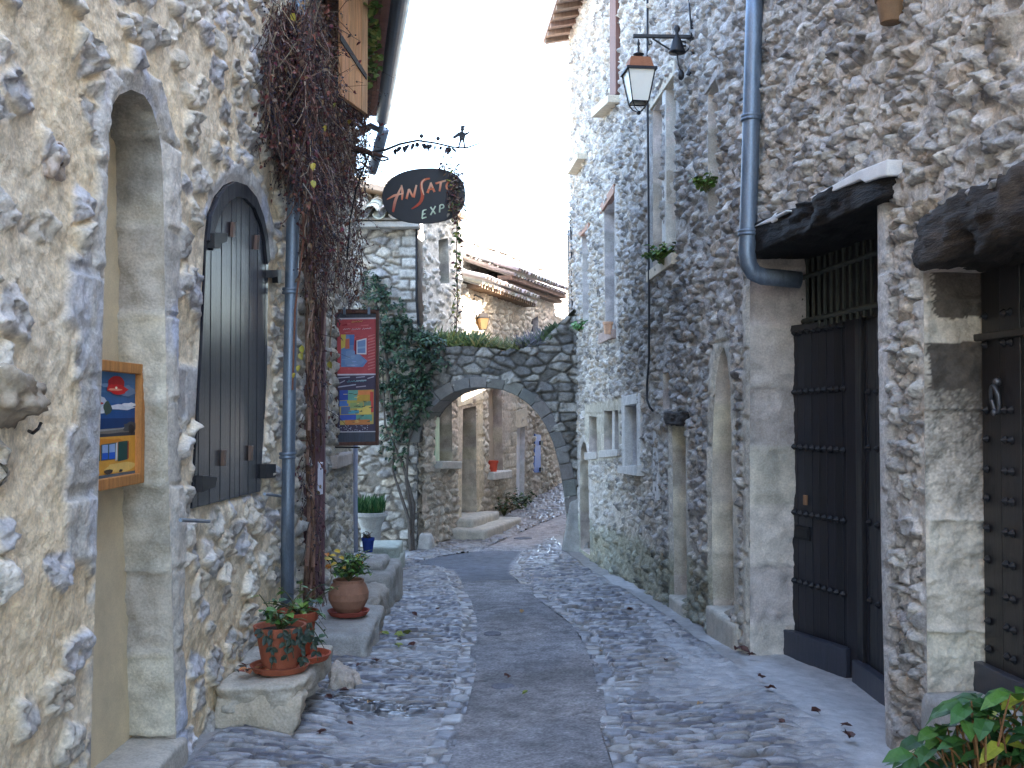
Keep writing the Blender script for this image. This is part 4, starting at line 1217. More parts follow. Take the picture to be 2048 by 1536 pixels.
m = MB(); slab(m, D2, [(du0 - 1.5, zb2 - .02), (du0, zb2 - .02), (du0, zb2 + .12), (du0 - 1.5, zb2 + .12)], .002, .05, lin(58, 58, 66)); m.build('kick_board', M_BOARD, dd, bevel=.006)
for zz in (632, 690, 820, 878, 938, 996, 1056, 1118, 1182, 1240, 1296):
    z = D2.uv(1975, zz)[1]
    for uu in (.05, .205, .26, .40, .46): place_stud(D2, du0 - uu - .02, z + .01 * (uu > .3), dd, .005, .95)
kn = D2.uv(2003, 790); m = MB(lin(120, 120, 126))
pts = [D2.pos(kn[0] + .030 * math.cos(w_), kn[1] - .02 + .060 * math.sin(w_), .03 + .01 * math.sin(w_)) for w_ in [i * 6.283 / 16 for i in range(17)]]
m.tube(pts, .011, 8); m.ball(D2.pos(kn[0], kn[1] + .06, .02), .022, 10, 6); m.ball(D2.pos(kn[0], kn[1] - .08, .035), .016, 10, 6)
m.build('knocker', mat('worn_iron', lin(96, 96, 100), rough=.4, metallic=.7, bump=0), dd, smooth=True)
# threshold under the second door
lo = [R.pos(_uN, -.5, -.3), R.pos(_uF + .02, -.5, -.3), R.pos(_uF + .02, -.5, .03), R.pos(_uN, -.5, .03)]
m = MB(); rockbox(m, lo + [p + (0, 0, .5 + zb2 - .01) for p in lo], 14, .1, .015, 6, LIME_G, (.36, .34, .31), 31); m.build('threshold', M_STONE, house3, smooth=True)
# brown shutter high on the wall with its stone sill below
m = MB(lin(120, 74, 66)); slab(m, R, R.poly([(1229, -300), (1241, -300), (1241, 188), (1229, 200)]), .0, .06, lin(104, 74, 66)); m.build('shutter', M_WOOD, house3, bevel=.006)
bar([(1206, 236), (1242, 205), (1242, 190), (1206, 218)], -.05, .16, LIME_W, M_STONE, 'sill')
bar([(1155, 350), (1176, 318), (1176, 306), (1155, 334)], -.05, .16, LIME_W, M_STONE, 'sill')
# dark timber ends, stone niche
# ================================================================== zinc downpipe turning into the gate
yq = 7.27
P2 = [at_depth(1512, -60, yq), at_depth(1508, 40, yq), at_depth(1503, 230, yq), at_depth(1497, 440, yq), at_depth(1494, 505, yq), at_depth(1497, 528, yq), at_depth(1507, 545, yq + .01), at_depth(1525, 553, yq + .02), at_depth(1560, 556, yq + .03), at_depth(1600, 560, yq + .04)]
pipe_thing('fat grey downpipe bending under the black beam of the left gate', P2, .060, [at_depth(1502, 236, yq), at_depth(1496, 466, yq)], R)
# ================================================================== street lantern, its bracket, and the black bell shape
yl = 9.2
def lantern(name, c, s, label, copper, glassm, yaw=.0):
    """hanging four-sided lantern; c is the top of its hook, s the glass height"""
    t = thing(name, c, label, 'street lamp')
    c = np.asarray(c, float)
    m = MB(); m.lathe(c, [(.012 * s, 0), (.02 * s, -.06 * s), (.05 * s, -.12 * s), (.05 * s, -.17 * s), (.025 * s, -.22 * s), (.04 * s, -.27 * s), (.025 * s, -.36 * s), (.05 * s, -.44 * s), (.17 * s, -.47 * s), (.17 * s, -.50 * s), (.11 * s, -.53 * s), (.1 * s, -.63 * s)], 16)
    m.build('finial', M_IRON, t, smooth=True)
    def ring(h, z):
        return [c + np.array([h * (a * math.cos(yaw) - b * math.sin(yaw)), h * (a * math.sin(yaw) + b * math.cos(yaw)), z]) for a, b in ((-1, -1), (1, -1), (1, 1), (-1, 1))]
    def frustum(m, r0, r1): 
        m.add(r0 + r1, [(0, 1, 5, 4), (1, 2, 6, 5), (2, 3, 7, 6), (3, 0, 4, 7), (3, 2, 1, 0), (4, 5, 6, 7)])
    z1 = -.64 * s; z2 = -1.0 * s; z3 = -2.0 * s
    m = MB(copper); frustum(m, ring(.40 * s, z2), ring(.30 * s, z1)); frustum(m, ring(.30 * s, z1 + .001), ring(.10 * s, z1 + .07 * s)); m.build('cap', M_TERRA, t)
    m = MB(); frustum(m, ring(.48 * s, z2 - .06 * s), ring(.47 * s, z2 + .02 * s))
    a = ring(.42 * s, z2 - .05 * s); b = ring(.25 * s, z3)
    for p, q in zip(a, b): m.tube([p, q], .022 * s, 4)
    for i in range(4): m.tube([b[i], b[(i + 1) % 4]], .026 * s, 4)
    b2 = ring(.06 * s, z3 - .25 * s)
    for p, q in zip(b, b2): m.tube([p, .5 * (p + q) + (0, 0, -.06 * s), q], .02 * s, 4)
    m.ball(c + (0, 0, z3 - .30 * s), .07 * s, 8, 6)
    m.build('frame', M_IRON, t)
    m = MB()
    a = ring(.405 * s, z2 - .05 * s); b = ring(.24 * s, z3 + .02 * s)
    m.add(a + b, [(0, 4, 5, 1), (1, 5, 6, 2), (2, 6, 7, 3), (3, 7, 4, 0)]); m.build('glass', glassm, t)
    return t
lc = at_depth(1277, 78, yl)
lamp1 = lantern('street_lantern', lc, .285, 'large hanging lantern with a coppery cap on the right wall', lin(150, 98, 70), M_OPAL, .12)
wp = R.px(1383, 75, .02); 
br = thing('lamp_bracket', wp, 'wrought iron wall bracket that carries the large lantern', 'bracket')
a0 = at_depth(1266, 72, yl); a1 = at_depth(1384, 74, wp[1])
m = MB(); dv = a1 - a0
m.obox(a0 + (0, -.018, -.014), dv, (0, .036, 0), (0, 0, .028)); m.build('arm', M_IRON, br, bevel=.003)
def bp(px, py): return at_depth(px, py, yl + (wp[1] - yl) * (px - 1266) / 118.0)
m = MB()
m.tube([bp(1305, 77), bp(1325, 90), bp(1345, 102), bp(1355, 107), bp(1366, 107), bp(1376, 100), bp(1382, 88), bp(1380, 80), bp(1372, 76)], .008, 6)
m.tube([bp(1372, 91), bp(1366, 92), bp(1362, 88), bp(1364, 83), bp(1370, 83), bp(1371, 87)], .011, 6)
m.tube([bp(1294, 76), bp(1299, 90), bp(1304, 86), bp(1302, 82)], .007, 6)
m.build('scroll', M_IRON, br)
m = MB(); m.tube([bp(1384, 40), bp(1385, 125)], .014, 6); m.tube([bp(1382, 134), bp(1376, 150)], .02, 6); m.build('wall_bar', M_IRON, br)
bl = thing('iron_bell', bp(1354, 105), 'black iron bell hanging behind the lamp bracket by the wall', 'bell')
m = MB(); cbl = bp(1354, 106); m.lathe(cbl, [(.075, 0), (.07, .02), (.055, .06), (.045, .10), (.03, .135), (.02, .15), (.015, .18), (.03, .21), (.02, .24)], 16, cap=True); m.build('body', M_IRON, bl, smooth=True)
m = MB(); m.tube([cbl, cbl + (.01, 0, -.10), bp(1361, 140)], .006, 5); m.ball(bp(1362, 150), .03, 8, 6, sc=(1, 1, 1.6)); m.build('clapper', M_IRON, bl, smooth=True)
# cables
def cable(label, pts, r=.011, name='cable'):
    m = MB(); m.tube(pts, r, 6); o = m.build(name, mat('cable_sheath', lin(24, 24, 30), rough=.6, bump=0), None, smooth=True)
    return tag(o, label, 'cable')
cable('long black cable hanging down the right wall behind the large lantern', [R.px(1295, -30, .05), R.px(1295, 200, .05), R.px(1297, 400, .06), R.px(1298, 600, .06), R.px(1298, 720, .06), R.px(1294, 770, .06), R.px(1294, 800, .07), R.px(1300, 815, .08), R.px(1306, 822, .04)], .012)
cable('thin black wire dropping to the lamp bracket', [R.px(1376, -30, .04), R.px(1380, 30, .04), R.px(1384, 72, .04)], .008, 'wire')
cable('black cable down the far corner of the right house by the arch', [R.px(1141, 440, .03), R.px(1145, 640, .03), R.px(1147, 900, .05), R.px(1149, 960, .05)], .014)
# ================================================================== house that closes the view on the left (front face, side face with a slit window)
house4 = thing('stone_house', A.pos(-1.9, -.6), 'rough stone house with a curved tile roof and a slit window, left of the arch', 'house')
xa0, xa1 = A.uv(700, 600)[0] - 1.2, A.uv(835, 600)[0]
ztA = A.uv(780, 462)[1]
def f_A(U, Z):
    h, C = rubble(U, Z, S_A)
    q = A.poly([(798, 470), (836, 470), (836, 905), (798, 905)])
    h, C = dressed(U, Z, h, C, q, (.52, .49, .44), .17, .045, 44, .36, .05, .3, .04, .035, (.20, .18, .15))
    low = A.poly([(600, 900), (836, 900), (836, 1130), (600, 1130)])
    return h, C
    h2, C2 = dressed(U, Z, h, C, low, (.40, .36, .29), .27, .04, 45, .42, .05, .3, .04, .034, (.16, .14, .12))
    return h2, C2
slit = B.poly([(877, 480), (896, 476), (899, 566), (879, 568)])
bu0 = up(B, 16.15); bu1 = up(B, 17.85); bu2 = up(B, 25.6)
ztS = B.uv(900, 450)[1]
wl = join([wall_patch(A, rng(xa0, xa1 + .0, .025), rng(-.8, ztA + .2, .02), f_A),
           wall_patch(B, rng(bu0, bu1, .025), rng(2.0, ztS + .25, .02), lambda U, Z: rubble(U, Z, S_AS), [slit])])
link_mesh('wall', *wl, M_WALL, house4, smooth=True)
m = MB(); reveal(m, B, slit, .25, 0, (.48, .45, .40), .06, .01, .2, 3); m.build('window_side', M_STONE, house4, smooth=True)
m = MB(); panel(m, B, grow(slit, .04), -.22, (.10, .10, .10)); m.build('window', M_PLAST, house4)
m = MB(); m.obox((xa0, 16.45, -.8), (xa1 - xa0 - .1, 0, 0), (.55, 5, 0), (0, 0, ztA + .8), (.45, .42, .38)); m.build('side_wall', M_STONE, house4)
# canal tiles
def canal_roof(parent, e0, e1, back, pitch_n, sp=.19, rows=8, rl=.42, col=lin(205, 170, 140), under=True):
    """rows of half-round tiles from the eave line e0-e1, running along `back`"""
    e0, e1, back = (np.asarray(x, float) for x in (e0, e1, back))
    L = np.linalg.norm(e1 - e0); a = (e1 - e0) / L; bn = np.linalg.norm(back); b = back / bn
    nrm = np.cross(a, b); nrm = nrm if nrm[2] > 0 else -nrm
    m = MB(col); n = int(L / sp)
    for i in range(n):
        for r in range(rows):
            for cov in (0, 1):
                c = e0 + a * ((i + .5 * cov) * sp + random.uniform(-.008, .008)) + b * (r * rl - .02 + random.uniform(-.02, .02)) + nrm * (.05 if cov else .0)
                r0, r1 = sp * .46, sp * .40
                vs = []
                for q, rr in ((c, r0 if cov else r1), (c + b * (rl + .07) + nrm * (-.02), r1 if cov else r0)):
                    for j in range(7):
                        w = math.pi * j / 6
                        vs.append(q + a * (rr * math.cos(w)) + nrm * (rr * .75 * math.sin(w) * (1 if cov else -1)))
                for q, rr in ((c, r0 * .82), (c + b * (rl + .07) + nrm * (-.02), r1 * .82)):
                    for j in range(7):
                        w = math.pi * j / 6
                        vs.append(q + a * (rr * math.cos(w)) + nrm * (rr * .75 * math.sin(w) * (1 if cov else -1)))
                fs = [(j, j + 1, 8 + j, 7 + j) for j in range(6)] + [(14 + j, 21 + j, 22 + j, 15 + j) for j in range(6)] + [(j, 14 + j, 15 + j, j + 1) for j in range(6)]
                m.add(vs, fs, jit(col, .22))
    m.obox(e0 - nrm * .10 + b * .05, a * L, b * (rows * rl), nrm * .03, tuple(c * .6 for c in col))
    return m.build('roof', M_TILE, parent, smooth=False)
canal_roof(house4, (xa0, 15.86, ztA + .20), (xa1 + .08, 15.86, ztA + .20), (0, 1, .36), None, .24, 9, .42, lin(204, 192, 176))
m = MB((.42, .39, .35)); m.obox((xa0, 15.95, ztA + .02), (xa1 - xa0 + .04, 0, 0), (0, .3, 0), (0, 0, .09), (.46, .43, .39))
m.build('cornice', M_STONE, house4, bevel=.015)
m = MB(lin(190, 160, 135)); m.obox(B.pos(bu0, ztS + .16, .12), np.append(B.d * (bu1 - bu0), 0), np.append(-B.n * 2, .5), (0, 0, .08)); m.build('side_roof', M_TILE, house4)

# ================================================================== the arch over the street
arch = thing('stone_arch', (-.2, 16.4, -.6), 'dark stone arch with a ring of cut stones spanning the street', 'arch')
inn = [(836, 1116), (836, 1000), (837, 900), (840, 868), (850, 838), (866, 815), (885, 798), (905, 786), (930, 778), (955, 775), (980, 776), (1005, 780), (1030, 790), (1053, 805), (1075, 827), (1092, 853), (1106, 885), (1117, 925), (1126, 975), (1132, 1030), (1136, 1092)]
innU = A.poly(inn)
xr1 = float(R.pos(up(R, 16.2), 0)[0]) + .15
topln = A.poly([(800, 700), (838, 700), (870, 692), (950, 696), (1040, 700), (1075, 690), (1098, 672), (1118, 650), (1150, 618)])
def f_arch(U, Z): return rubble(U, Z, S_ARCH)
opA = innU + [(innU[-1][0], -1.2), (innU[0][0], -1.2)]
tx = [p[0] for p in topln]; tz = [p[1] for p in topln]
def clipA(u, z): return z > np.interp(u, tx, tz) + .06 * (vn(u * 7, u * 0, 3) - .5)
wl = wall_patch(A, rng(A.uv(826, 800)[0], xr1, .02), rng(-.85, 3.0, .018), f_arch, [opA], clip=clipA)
SK = np.array([.17, .58, 0])                      # the passage runs a little to the right
bk = (wl[0] + SK, wl[1][:, ::-1], wl[2])
us_t = np.linspace(A.uv(826, 800)[0], xr1, 90)
tv = []; tf = []; tc = []
for i, u in enumerate(us_t):
    z = float(np.interp(u, tx, tz)) + .02
    for j in range(5):
        p = A.pos(u, z + .03 * mnoise.noise(Vector((u * 5, j * .7, 2)))) + SK * (j / 4); tv.append(p); tc.append((.2, .2, .16))
tf = np.array([(i * 5 + j, (i + 1) * 5 + j, (i + 1) * 5 + j + 1, i * 5 + j + 1) for i in range(89) for j in range(4)])
link_mesh('wall', *join([wl, bk, (np.array(tv), tf, np.array(tc))]), M_WALL, arch, smooth=True)
# ring of voussoirs
def resample(P, n):
    P = np.array(P); s = np.concatenate([[0], np.cumsum(np.hypot(*np.diff(P, axis=0).T))])
    t = np.linspace(0, s[-1], n); return np.column_stack([np.interp(t, s, P[:, 0]), np.interp(t, s, P[:, 1])])
crv_ = resample(innU, 25 * 4 + 1)
ring = MB()
for i in range(25):
    if i < 7: continue
    seg = crv_[i * 4:i * 4 + 5]
    t = np.gradient(crv_, axis=0); nr = np.column_stack([t[:, 1], -t[:, 0]]); nr = -nr / np.linalg.norm(nr, axis=1)[:, None]
    ns_ = nr[i * 4:i * 4 + 5]
    if np.dot(ns_[2], seg[2] - np.array([-.2, .6])) < 0: ns_ = -ns_
    wdt = .165 + random.uniform(-.02, .03)
    a0 = seg[0] * .97 + seg[1] * .03; 
    P = [tuple(seg[0] + (seg[1] - seg[0]) * .06)] + [tuple(p) for p in seg[1:4]] + [tuple(seg[4] + (seg[3] - seg[4]) * .06)]
    O = [tuple(np.array(p) + q * wdt) for p, q in zip(P, ns_)]
    poly = P + O[::-1]
    k = random.uniform(.055, .075)
    vs = [A.pos(a, b, k) for a, b in poly]
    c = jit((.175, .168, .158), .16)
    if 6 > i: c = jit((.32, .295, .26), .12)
    ring.prism(vs, SK + np.array([0, k * 2, 0]), c)
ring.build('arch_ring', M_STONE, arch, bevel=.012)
# flared foot of the right pier
m = MB(); p = A.px(1137, 1010); q = A.px(1130, 1100)
lo = [(p[0] - .14, 16.0, -.75), (p[0] + .3, 15.9, -.75), (p[0] + .3, 16.6, -.75), (p[0] - .10, 16.6, -.75)]
hi = [(p[0] + .03, 16.14, p[2] + .1), (p[0] + .3, 16.1, p[2] + .1), (p[0] + .3, 16.6, p[2] + .1), (p[0] + .04, 16.6, p[2] + .1)]
rockbox(m, [np.array(x) for x in lo + hi], 12, .12, .03, 5, (.34, .325, .30), (.24, .235, .225), 9); m.build('buttress', M_STONE, arch, smooth=True)
gs_ = thing('guard_stone', A.px(848, 1110), 'rounded pale guard stone at the left foot of the arch', 'guard stone')
p = A.px(851, 1112)
m = MB(); lo = [p + np.array(v) for v in ((-.14, -.14, -.08), (.14, -.14, -.08), (.16, .14, -.08), (-.12, .14, -.08))]; hi = [p + np.array(v) for v in ((-.10, -.08, .34), (.09, -.08, .33), (.12, .12, .34), (-.08, .12, .36))]
rockbox(m, lo + hi, 12, .4, .025, 6, (.50, .47, .43), (.42, .39, .36), 15); m.build('stone', M_STONE, gs_, smooth=True)

# ================================================================== houses beyond the arch, on the left side of the climbing street
house5 = thing('stone_house', B.pos(up(B, 19), -.5), 'sunlit cream rubble house seen through and above the arch, with a tall door', 'house')
wP = B.poly([(869, 800), (903, 790), (905, 925), (869, 925)])
dP = B.poly([(926, 818), (952, 812), (953, 1036), (923, 1042)])
nP = B.poly([(976, 780), (1003, 776), (1006, 946), (978, 948)])
dQ = B.poly([(1033, 858), (1050, 852), (1048, 1016), (1032, 1018)])
sP = B.poly([(1068, 868), (1079, 870), (1079, 945), (1066, 945)])
tP = B.poly([(1062, 640), (1076, 632), (1077, 680), (1063, 686)])
stoneB = B.poly([(952, 800), (964, 798), (966, 990), (953, 1036)]); stoneB2 = B.poly([(915, 815), (926, 812), (923, 1040), (913, 1048)]); stoneB3 = B.poly([(1006, 776), (1034, 772), (1032, 1000), (1008, 990)])
zeB = B.uv(985, 588)[1]
def f_B(U, Z):
    h, C = rubble(U, Z, S_B)
    for P, co in ((stoneB, .55), (stoneB2, .6)):
        h, C = dressed(U, Z, h, C, P, (.62, .52, .37), co, .02, 61, .8, .03)
    h, C = dressed(U, Z, h, C, stoneB3, (.50, .43, .34), .14, .03, 62, .3, .03, .25, .03)
    pl = sm(fbm(U * .9, Z * .6, 3, 65), .5, .6)[:, None] * .6
    C = C * (1 - pl) + np.array([(.55, .46, .39)]) * pl; h = h * (1 - .6 * pl[:, 0])
    return h, C
BJ = Plane((-1.46, 16.19), (.22, .41), 1)
wl = join([wall_patch(BJ, rng(0, .47, .028), rng(-.9, 2.02, .02), lambda U, Z: rubble(U, Z, S_B)), wall_patch(B, rng(bu0, bu1 + .02, .028), rng(-.9, 2.02, .02), f_B, [wP, dP]),
           wall_patch(B, rng(bu1, bu2, .03), rng(-.9, zeB, .022), f_B, [dP, nP, dQ, sP, tP])])
link_mesh('wall', *wl, M_WALL, house5, smooth=True)
def rvB(P, *a):
    m = MB(); reveal(m, B, P, *a); m.build('opening_side', M_STONE, house5, smooth=True)
for P in (wP, dP): rvB(P, .38, 0, (.56, .48, .37), .05, .015, .22, 4)
rvB(nP, .2, 0, (.5, .42, .34), .06, .01, .3, 4); rvB(dQ, .12, 0, (.6, .57, .55), .06, .006, .5, 4); rvB(sP, .05, 0, (.5, .45, .4), .1, .0, .5, 4); rvB(tP, .15, 0, (.5, .47, .44), .1, .0, .5, 4)
def fillB(P, n, col, mt, name, label=None):
    b = MB(); panel(b, B, grow(P, .03), n, col); return b.build(name, mt, house5, label=label)
fillB(wP, -.33, lin(120, 130, 120), M_GLASS, 'window'); fillB(dP, -.34, lin(70, 58, 48), M_WOOD, 'door'); fillB(nP, -.18, (.46, .38, .30), M_PLAST, 'blocked_window')
fillB(dQ, -.10, lin(226, 224, 226), M_PLAST, 'door', 'pale whitewashed doorway'); fillB(tP, -.12, lin(150, 150, 156), M_GLASS, 'window')
m = MB(lin(168, 190, 160)); slab(m, B, B.poly([(868, 800), (877, 798), (877, 925), (868, 926)]), -.2, .02, lin(176, 196, 164)); m.build('shutter', M_BOARD, house5, bevel=.004, label='pale green shutter')
m = MB(); slab(m, B, sP, -.03, .03, lin(84, 110, 178)); sh = m.build('shutter', M_BOARD, house5, bevel=.004, label='bright blue shutter')
for z in (882, 935):
    m = MB(); slab(m, B, B.poly([(1076, z), (1081, z), (1081, z + 8), (1076, z + 8)]), .03, .06, (.01, .01, .01)); m.build('hinge', M_IRON, sh)
for pts, c in (([(866, 922), (907, 922), (906, 938), (866, 938)], (.44, .41, .36)), ([(972, 944), (1009, 940), (1009, 956), (972, 960)], (.56, .52, .47))):
    m = MB(); slab(m, B, B.poly(pts), -.15, .16, c); m.build('sill', M_STONE, house5, bevel=.02)
m = MB(); slab(m, B, B.poly([(912, 790), (966, 783), (966, 798), (912, 815)]), -.1, .03, (.66, .57, .43)); m.build('lintel', M_STONE, house5, bevel=.01)
m = MB(); slab(m, B, B.poly([(1028, 822), (1052, 815), (1052, 852), (1028, 858)]), -.05, .03, (.55, .47, .36)); m.build('lintel', M_STONE, house5, bevel=.01)
# doorsteps in front of the tall door
for k, (a, b, o, z0_, z1_) in enumerate(((17.55, 19.0, .32, -.75, -.26), (17.3, 19.4, .62, -.75, -.40))):
    lo = [B.pos(up(B, a), z0_, -.3), B.pos(up(B, b), z0_, -.3), B.pos(up(B, b), z0_, o), B.pos(up(B, a), z0_, o)]
    m = MB(); rockbox(m, lo + [p + (0, 0, z1_ - z0_) for p in lo], 10, .1, .02, 5, (.60, .53, .43), (.5, .45, .38), 40 + k); m.build('doorstep', M_STONE, house5, smooth=True)
# its eave with rafter tails, the taller wall behind and the tiles on top
ue0, ue1 = up(B, 18.0), up(B, 21.6)
canal_roof(house5, B.pos(ue0, zeB + .05, .34), B.pos(ue1, zeB + .05, .34), np.append(-B.n, .30), None, .21, 2, .5, lin(186, 180, 174))
m = MB(lin(150, 110, 80))
for i in range(24):
    u = ue0 + .08 + i * .15
    m.obox(B.pos(u, zeB - .06, -.05), np.append(B.d * .06, 0), np.append(B.n * .34, 0), (0, 0, .07), jit(lin(120, 98, 80), .2))
m.build('rafter_tails', M_WOOD, house5)
m = MB((.5, .44, .37)); m.obox(B.pos(bu0 + .2, -.9, -.45), np.append(B.d * (bu2 - bu0 - .2), 0), np.append(-B.n * 4, 0), (0, 0, zeB + .85)); m.build('side_wall', M_STONE, house5)
house6 = thing('stone_house', B.pos(up(B, 22), 3), 'upper rubble house with a dark tiled eave rising behind the arch', 'house')
B2 = B.off(-.75)
zt6 = B2.uv(980, 508)[1]
topB = [B2.uv(915, 480), B2.uv(1000, 505), B2.uv(1060, 532), B2.uv(1150, 560)]
t6x = [p[0] for p in topB]; t6z = [p[1] for p in topB]
def clip6(u, z): return z > np.interp(u, t6x, t6z)
wl = wall_patch(B2, rng(up(B2, 17.9), up(B2, 29), .035), rng(2.5, 5.6, .025), lambda U, Z: rubble(U, Z, dict(S_B, seed=230, mortar=(.5, .46, .42), stones=[(.6, .57, .53), (.5, .48, .45), (.64, .61, .56), (.54, .49, .42)])), [], clip=clip6)
link_mesh('wall', *wl, M_WALL, house6, smooth=True)
m = MB(lin(206, 192, 182))
for i in range(len(topB) - 1):
    p = B2.pos(*topB[i], .08); q = B2.pos(*topB[i + 1], .08); m.obox(p, q - p, np.append(-B2.n * 3, .7), (0, 0, .07))
m.build('roof', M_TILE, house6)
e0, e1 = B.px(1026, 548, .0), B.px(1137, 592, .0)
uA, zA = B.uv(1030, 545, .35); uB, zB = B.uv(1137, 586, .35)
canal_roof(house6, B.pos(uA, zA, .35), B.pos(uB, zB, .35), np.append(-B.n, .36), None, .21, 5, .45, lin(150, 142, 136))
m = MB(lin(96, 80, 68))
for row in range(2):
    m.obox(B.pos(uA, zA - .13 - .10 * row, .0), np.append(B.d * (uB - uA), (zB - zA)), np.append(B.n * (.30 - .10 * row), 0), (0, 0, .085), jit(lin(110, 92, 80), .1))
m.build('eave', M_STONE, house6, bevel=.01)
wl = wall_patch(B, rng(uA, uB, .04), rng(zeB - .1, min(zA, zB) - .1, .03), f_B)
link_mesh('front_wall', *wl, M_WALL, house6, smooth=True)
# unseen blocks added beyond the arch; their gap and low wall shape the sun patch
shade_blocks = thing('stone_house', (3.2, 22, 0), 'unseen plain block added behind the right row to shade the lane', 'house')
m = MB((.5, .46, .4)); m.obox((1.75, 17.0, -1), (0, 1.25, 0), (5, .88, 0), (0, 0, 7.6)); m.obox((1.62, 18.2, -1), (0, 1.3, 0), (.3, .05, 0), (0, 0, 4.15)); m.obox((1.6, 19.42, -1), (4.0, 13.3, 0), (5, .88, 0), (0, 0, 6.2)); m.build('wall', M_STONE, shade_blocks)
m = MB(lin(190, 150, 125)); m.obox((1.5, 19.4, 5.2), (4.0, 13.3, 0), (3, .5, 1.0), (0, 0, .1)); m.build('roof', M_TILE, shade_blocks)
# lamp on the far house
lf = at_depth(965, 610, 18.6)
lantern('wall_lantern', at_depth(966, 612, 18.7), .21, 'small wall lantern on the sunlit house above the arch', lin(70, 64, 62), mat('amber_glass', lin(240, 196, 140), rough=.35, var=.03, bump=0, spec=.5), .3)
wb = thing('wall_bracket', at_depth(958, 615, 18.5), 'thin iron arm holding the small lantern above the arch', 'bracket')
pw = B.px(948, 600, .0); m = MB(); tp = at_depth(966, 611, 18.7); m.tube([pw, pw + (0, 0, .1), tp + (0, 0, .12), tp], .018, 6); m.build('rod', M_IRON, wb)
cable('thin black cables down the corner of the stone house left of the arch', [A.px(833, 455, .04), A.px(833, 600, .04), A.px(838, 660, .05), A.px(860, 700, .05)], .02)
m = MB(); m.tube([at_depth(1138, 460, 24), at_depth(1139, 640, 24)], .035, 6); m.tube([at_depth(1128, 470, 24), at_depth(1148, 470, 24)], .02, 5); m.tube([at_depth(1130, 520, 24), at_depth(1147, 520, 24)], .02, 5)
pole = m.build('utility_pole', M_IRON, None); tag(pole, 'thin dark utility pole above the far roofs beside the right house', 'pole')
# ================================================================== stones along the foot of the left houses
def gp(px, py): 
    q = gpx(px, py); return np.array([q[0], q[1], float(gz(q[1]))])
def block_thing(name, label, cat, corners, cuts, rnd, amp, freq, c1, c2, seed):
    P = [np.asarray(p, float) for p in corners]
    t = MB(); rockbox(t, P, cuts, rnd, amp, freq, c1, c2, seed)
    o = t.build(name, M_STONE, None, smooth=True); return tag(o, label, cat)
BX = -1.58
zt_b = .10
# bench: worn block whose street side is hollowed underneath
bl_ = [(BX, 5.62, -.30), (-1.16, 5.58, -.30), (-1.28, 6.5, -.30), (BX, 6.5, -.30), (BX, 5.62, zt_b - .02), (-1.13, 5.60, zt_b), (-1.10, 6.50, zt_b + .01), (BX, 6.50, zt_b + .02)]
bench = thing('stone_bench', (-1.35, 6, -.2), 'long pale worn stone bench hollowed beneath, carrying the two terracotta pots', 'stone bench')
m = MB()
top = [(BX, 5.62, zt_b - .17), (-1.14, 5.60, zt_b - .16), (-1.10, 6.52, zt_b - .15), (BX, 6.52, zt_b - .15)]
rockbox(m, [np.array(p) for p in top + bl_[4:]], 22, .22, .045, 6, (.55, .47, .36), (.44, .40, .34), 21); m.build('seat', M_STONE, bench, smooth=True)
m = MB()
leg = [(BX, 5.62, -.36), (-1.165, 5.59, -.36), (-1.22, 5.72, -.36), (BX, 5.78, -.36), (BX, 5.62, zt_b - .08), (-1.14, 5.605, zt_b - .08), (-1.15, 5.80, zt_b - .08), (BX, 5.95, zt_b - .08)]
rockbox(m, [np.array(p) for p in leg], 20, .18, .05, 6, (.55, .46, .34), (.46, .40, .32), 22); m.build('support', M_STONE, bench, smooth=True)
m = MB(); leg = [(BX, 6.3, -.36), (-1.42, 6.3, -.36), (-1.42, 6.55, -.36), (BX, 6.55, -.36), (BX, 6.3, zt_b - .1), (-1.4, 6.3, zt_b - .1), (-1.4, 6.55, zt_b - .1), (BX, 6.55, zt_b - .1)]
rockbox(m, [np.array(p) for p in leg], 8, .14, .02, 5, (.40, .36, .30), (.35, .32, .28), 23); m.build('support', M_STONE, bench, smooth=True)
p = gp(682, 1385)
block_thing('boulder', 'small rough pinkish boulder at the end of the pot bench', 'boulder', [p + np.array(v) for v in ((-.11, -.06, -.05), (.10, -.08, -.05), (.13, .22, -.05), (-.09, .25, -.05), (-.08, .0, .13), (.05, .0, .12), (.06, .16, .14), (-.06, .2, .15))], 12, .55, .05, 9, (.52, .42, .34), (.42, .36, .30), 31)
p = gp(740, 1318)
block_thing('stone_step', 'broad grey-topped doorstep under the round clay pot', 'step', [(-1.72, p[1] - .05, -.45), (p[0] - .02, p[1], -.45), (p[0] - .05, p[1] + 1.15, -.45), (-1.8, p[1] + 1.2, -.45), (-1.72, p[1] - .02, p[2] + .185), (p[0] - .01, p[1] + .02, p[2] + .17), (p[0] - .02, p[1] + 1.1, p[2] + .2), (-1.8, p[1] + 1.2, p[2] + .2)], 18, .16, .035, 6, (.42, .38, .33), (.34, .325, .30), 33)
p2 = gp(776, 1252); p2[0] -= .07
block_thing('stone_step', 'rough stone block just past the clay pot, lower of two', 'step', [(p2[0] - .50, p2[1] - .1, -.5), (p2[0] - .03, p2[1] - .1, -.5), (p2[0], p2[1] + .8, -.5), (p2[0] - .5, p2[1] + .8, -.5), (p2[0] - .5, p2[1] - .02, p2[2] + .23), (p2[0] - .03, p2[1] - .02, p2[2] + .22), (p2[0] - .02, p2[1] + .8, p2[2] + .24), (p2[0] - .5, p2[1] + .8, p2[2] + .24)], 16, .28, .05, 8, (.40, .35, .29), (.31, .28, .24), 34)
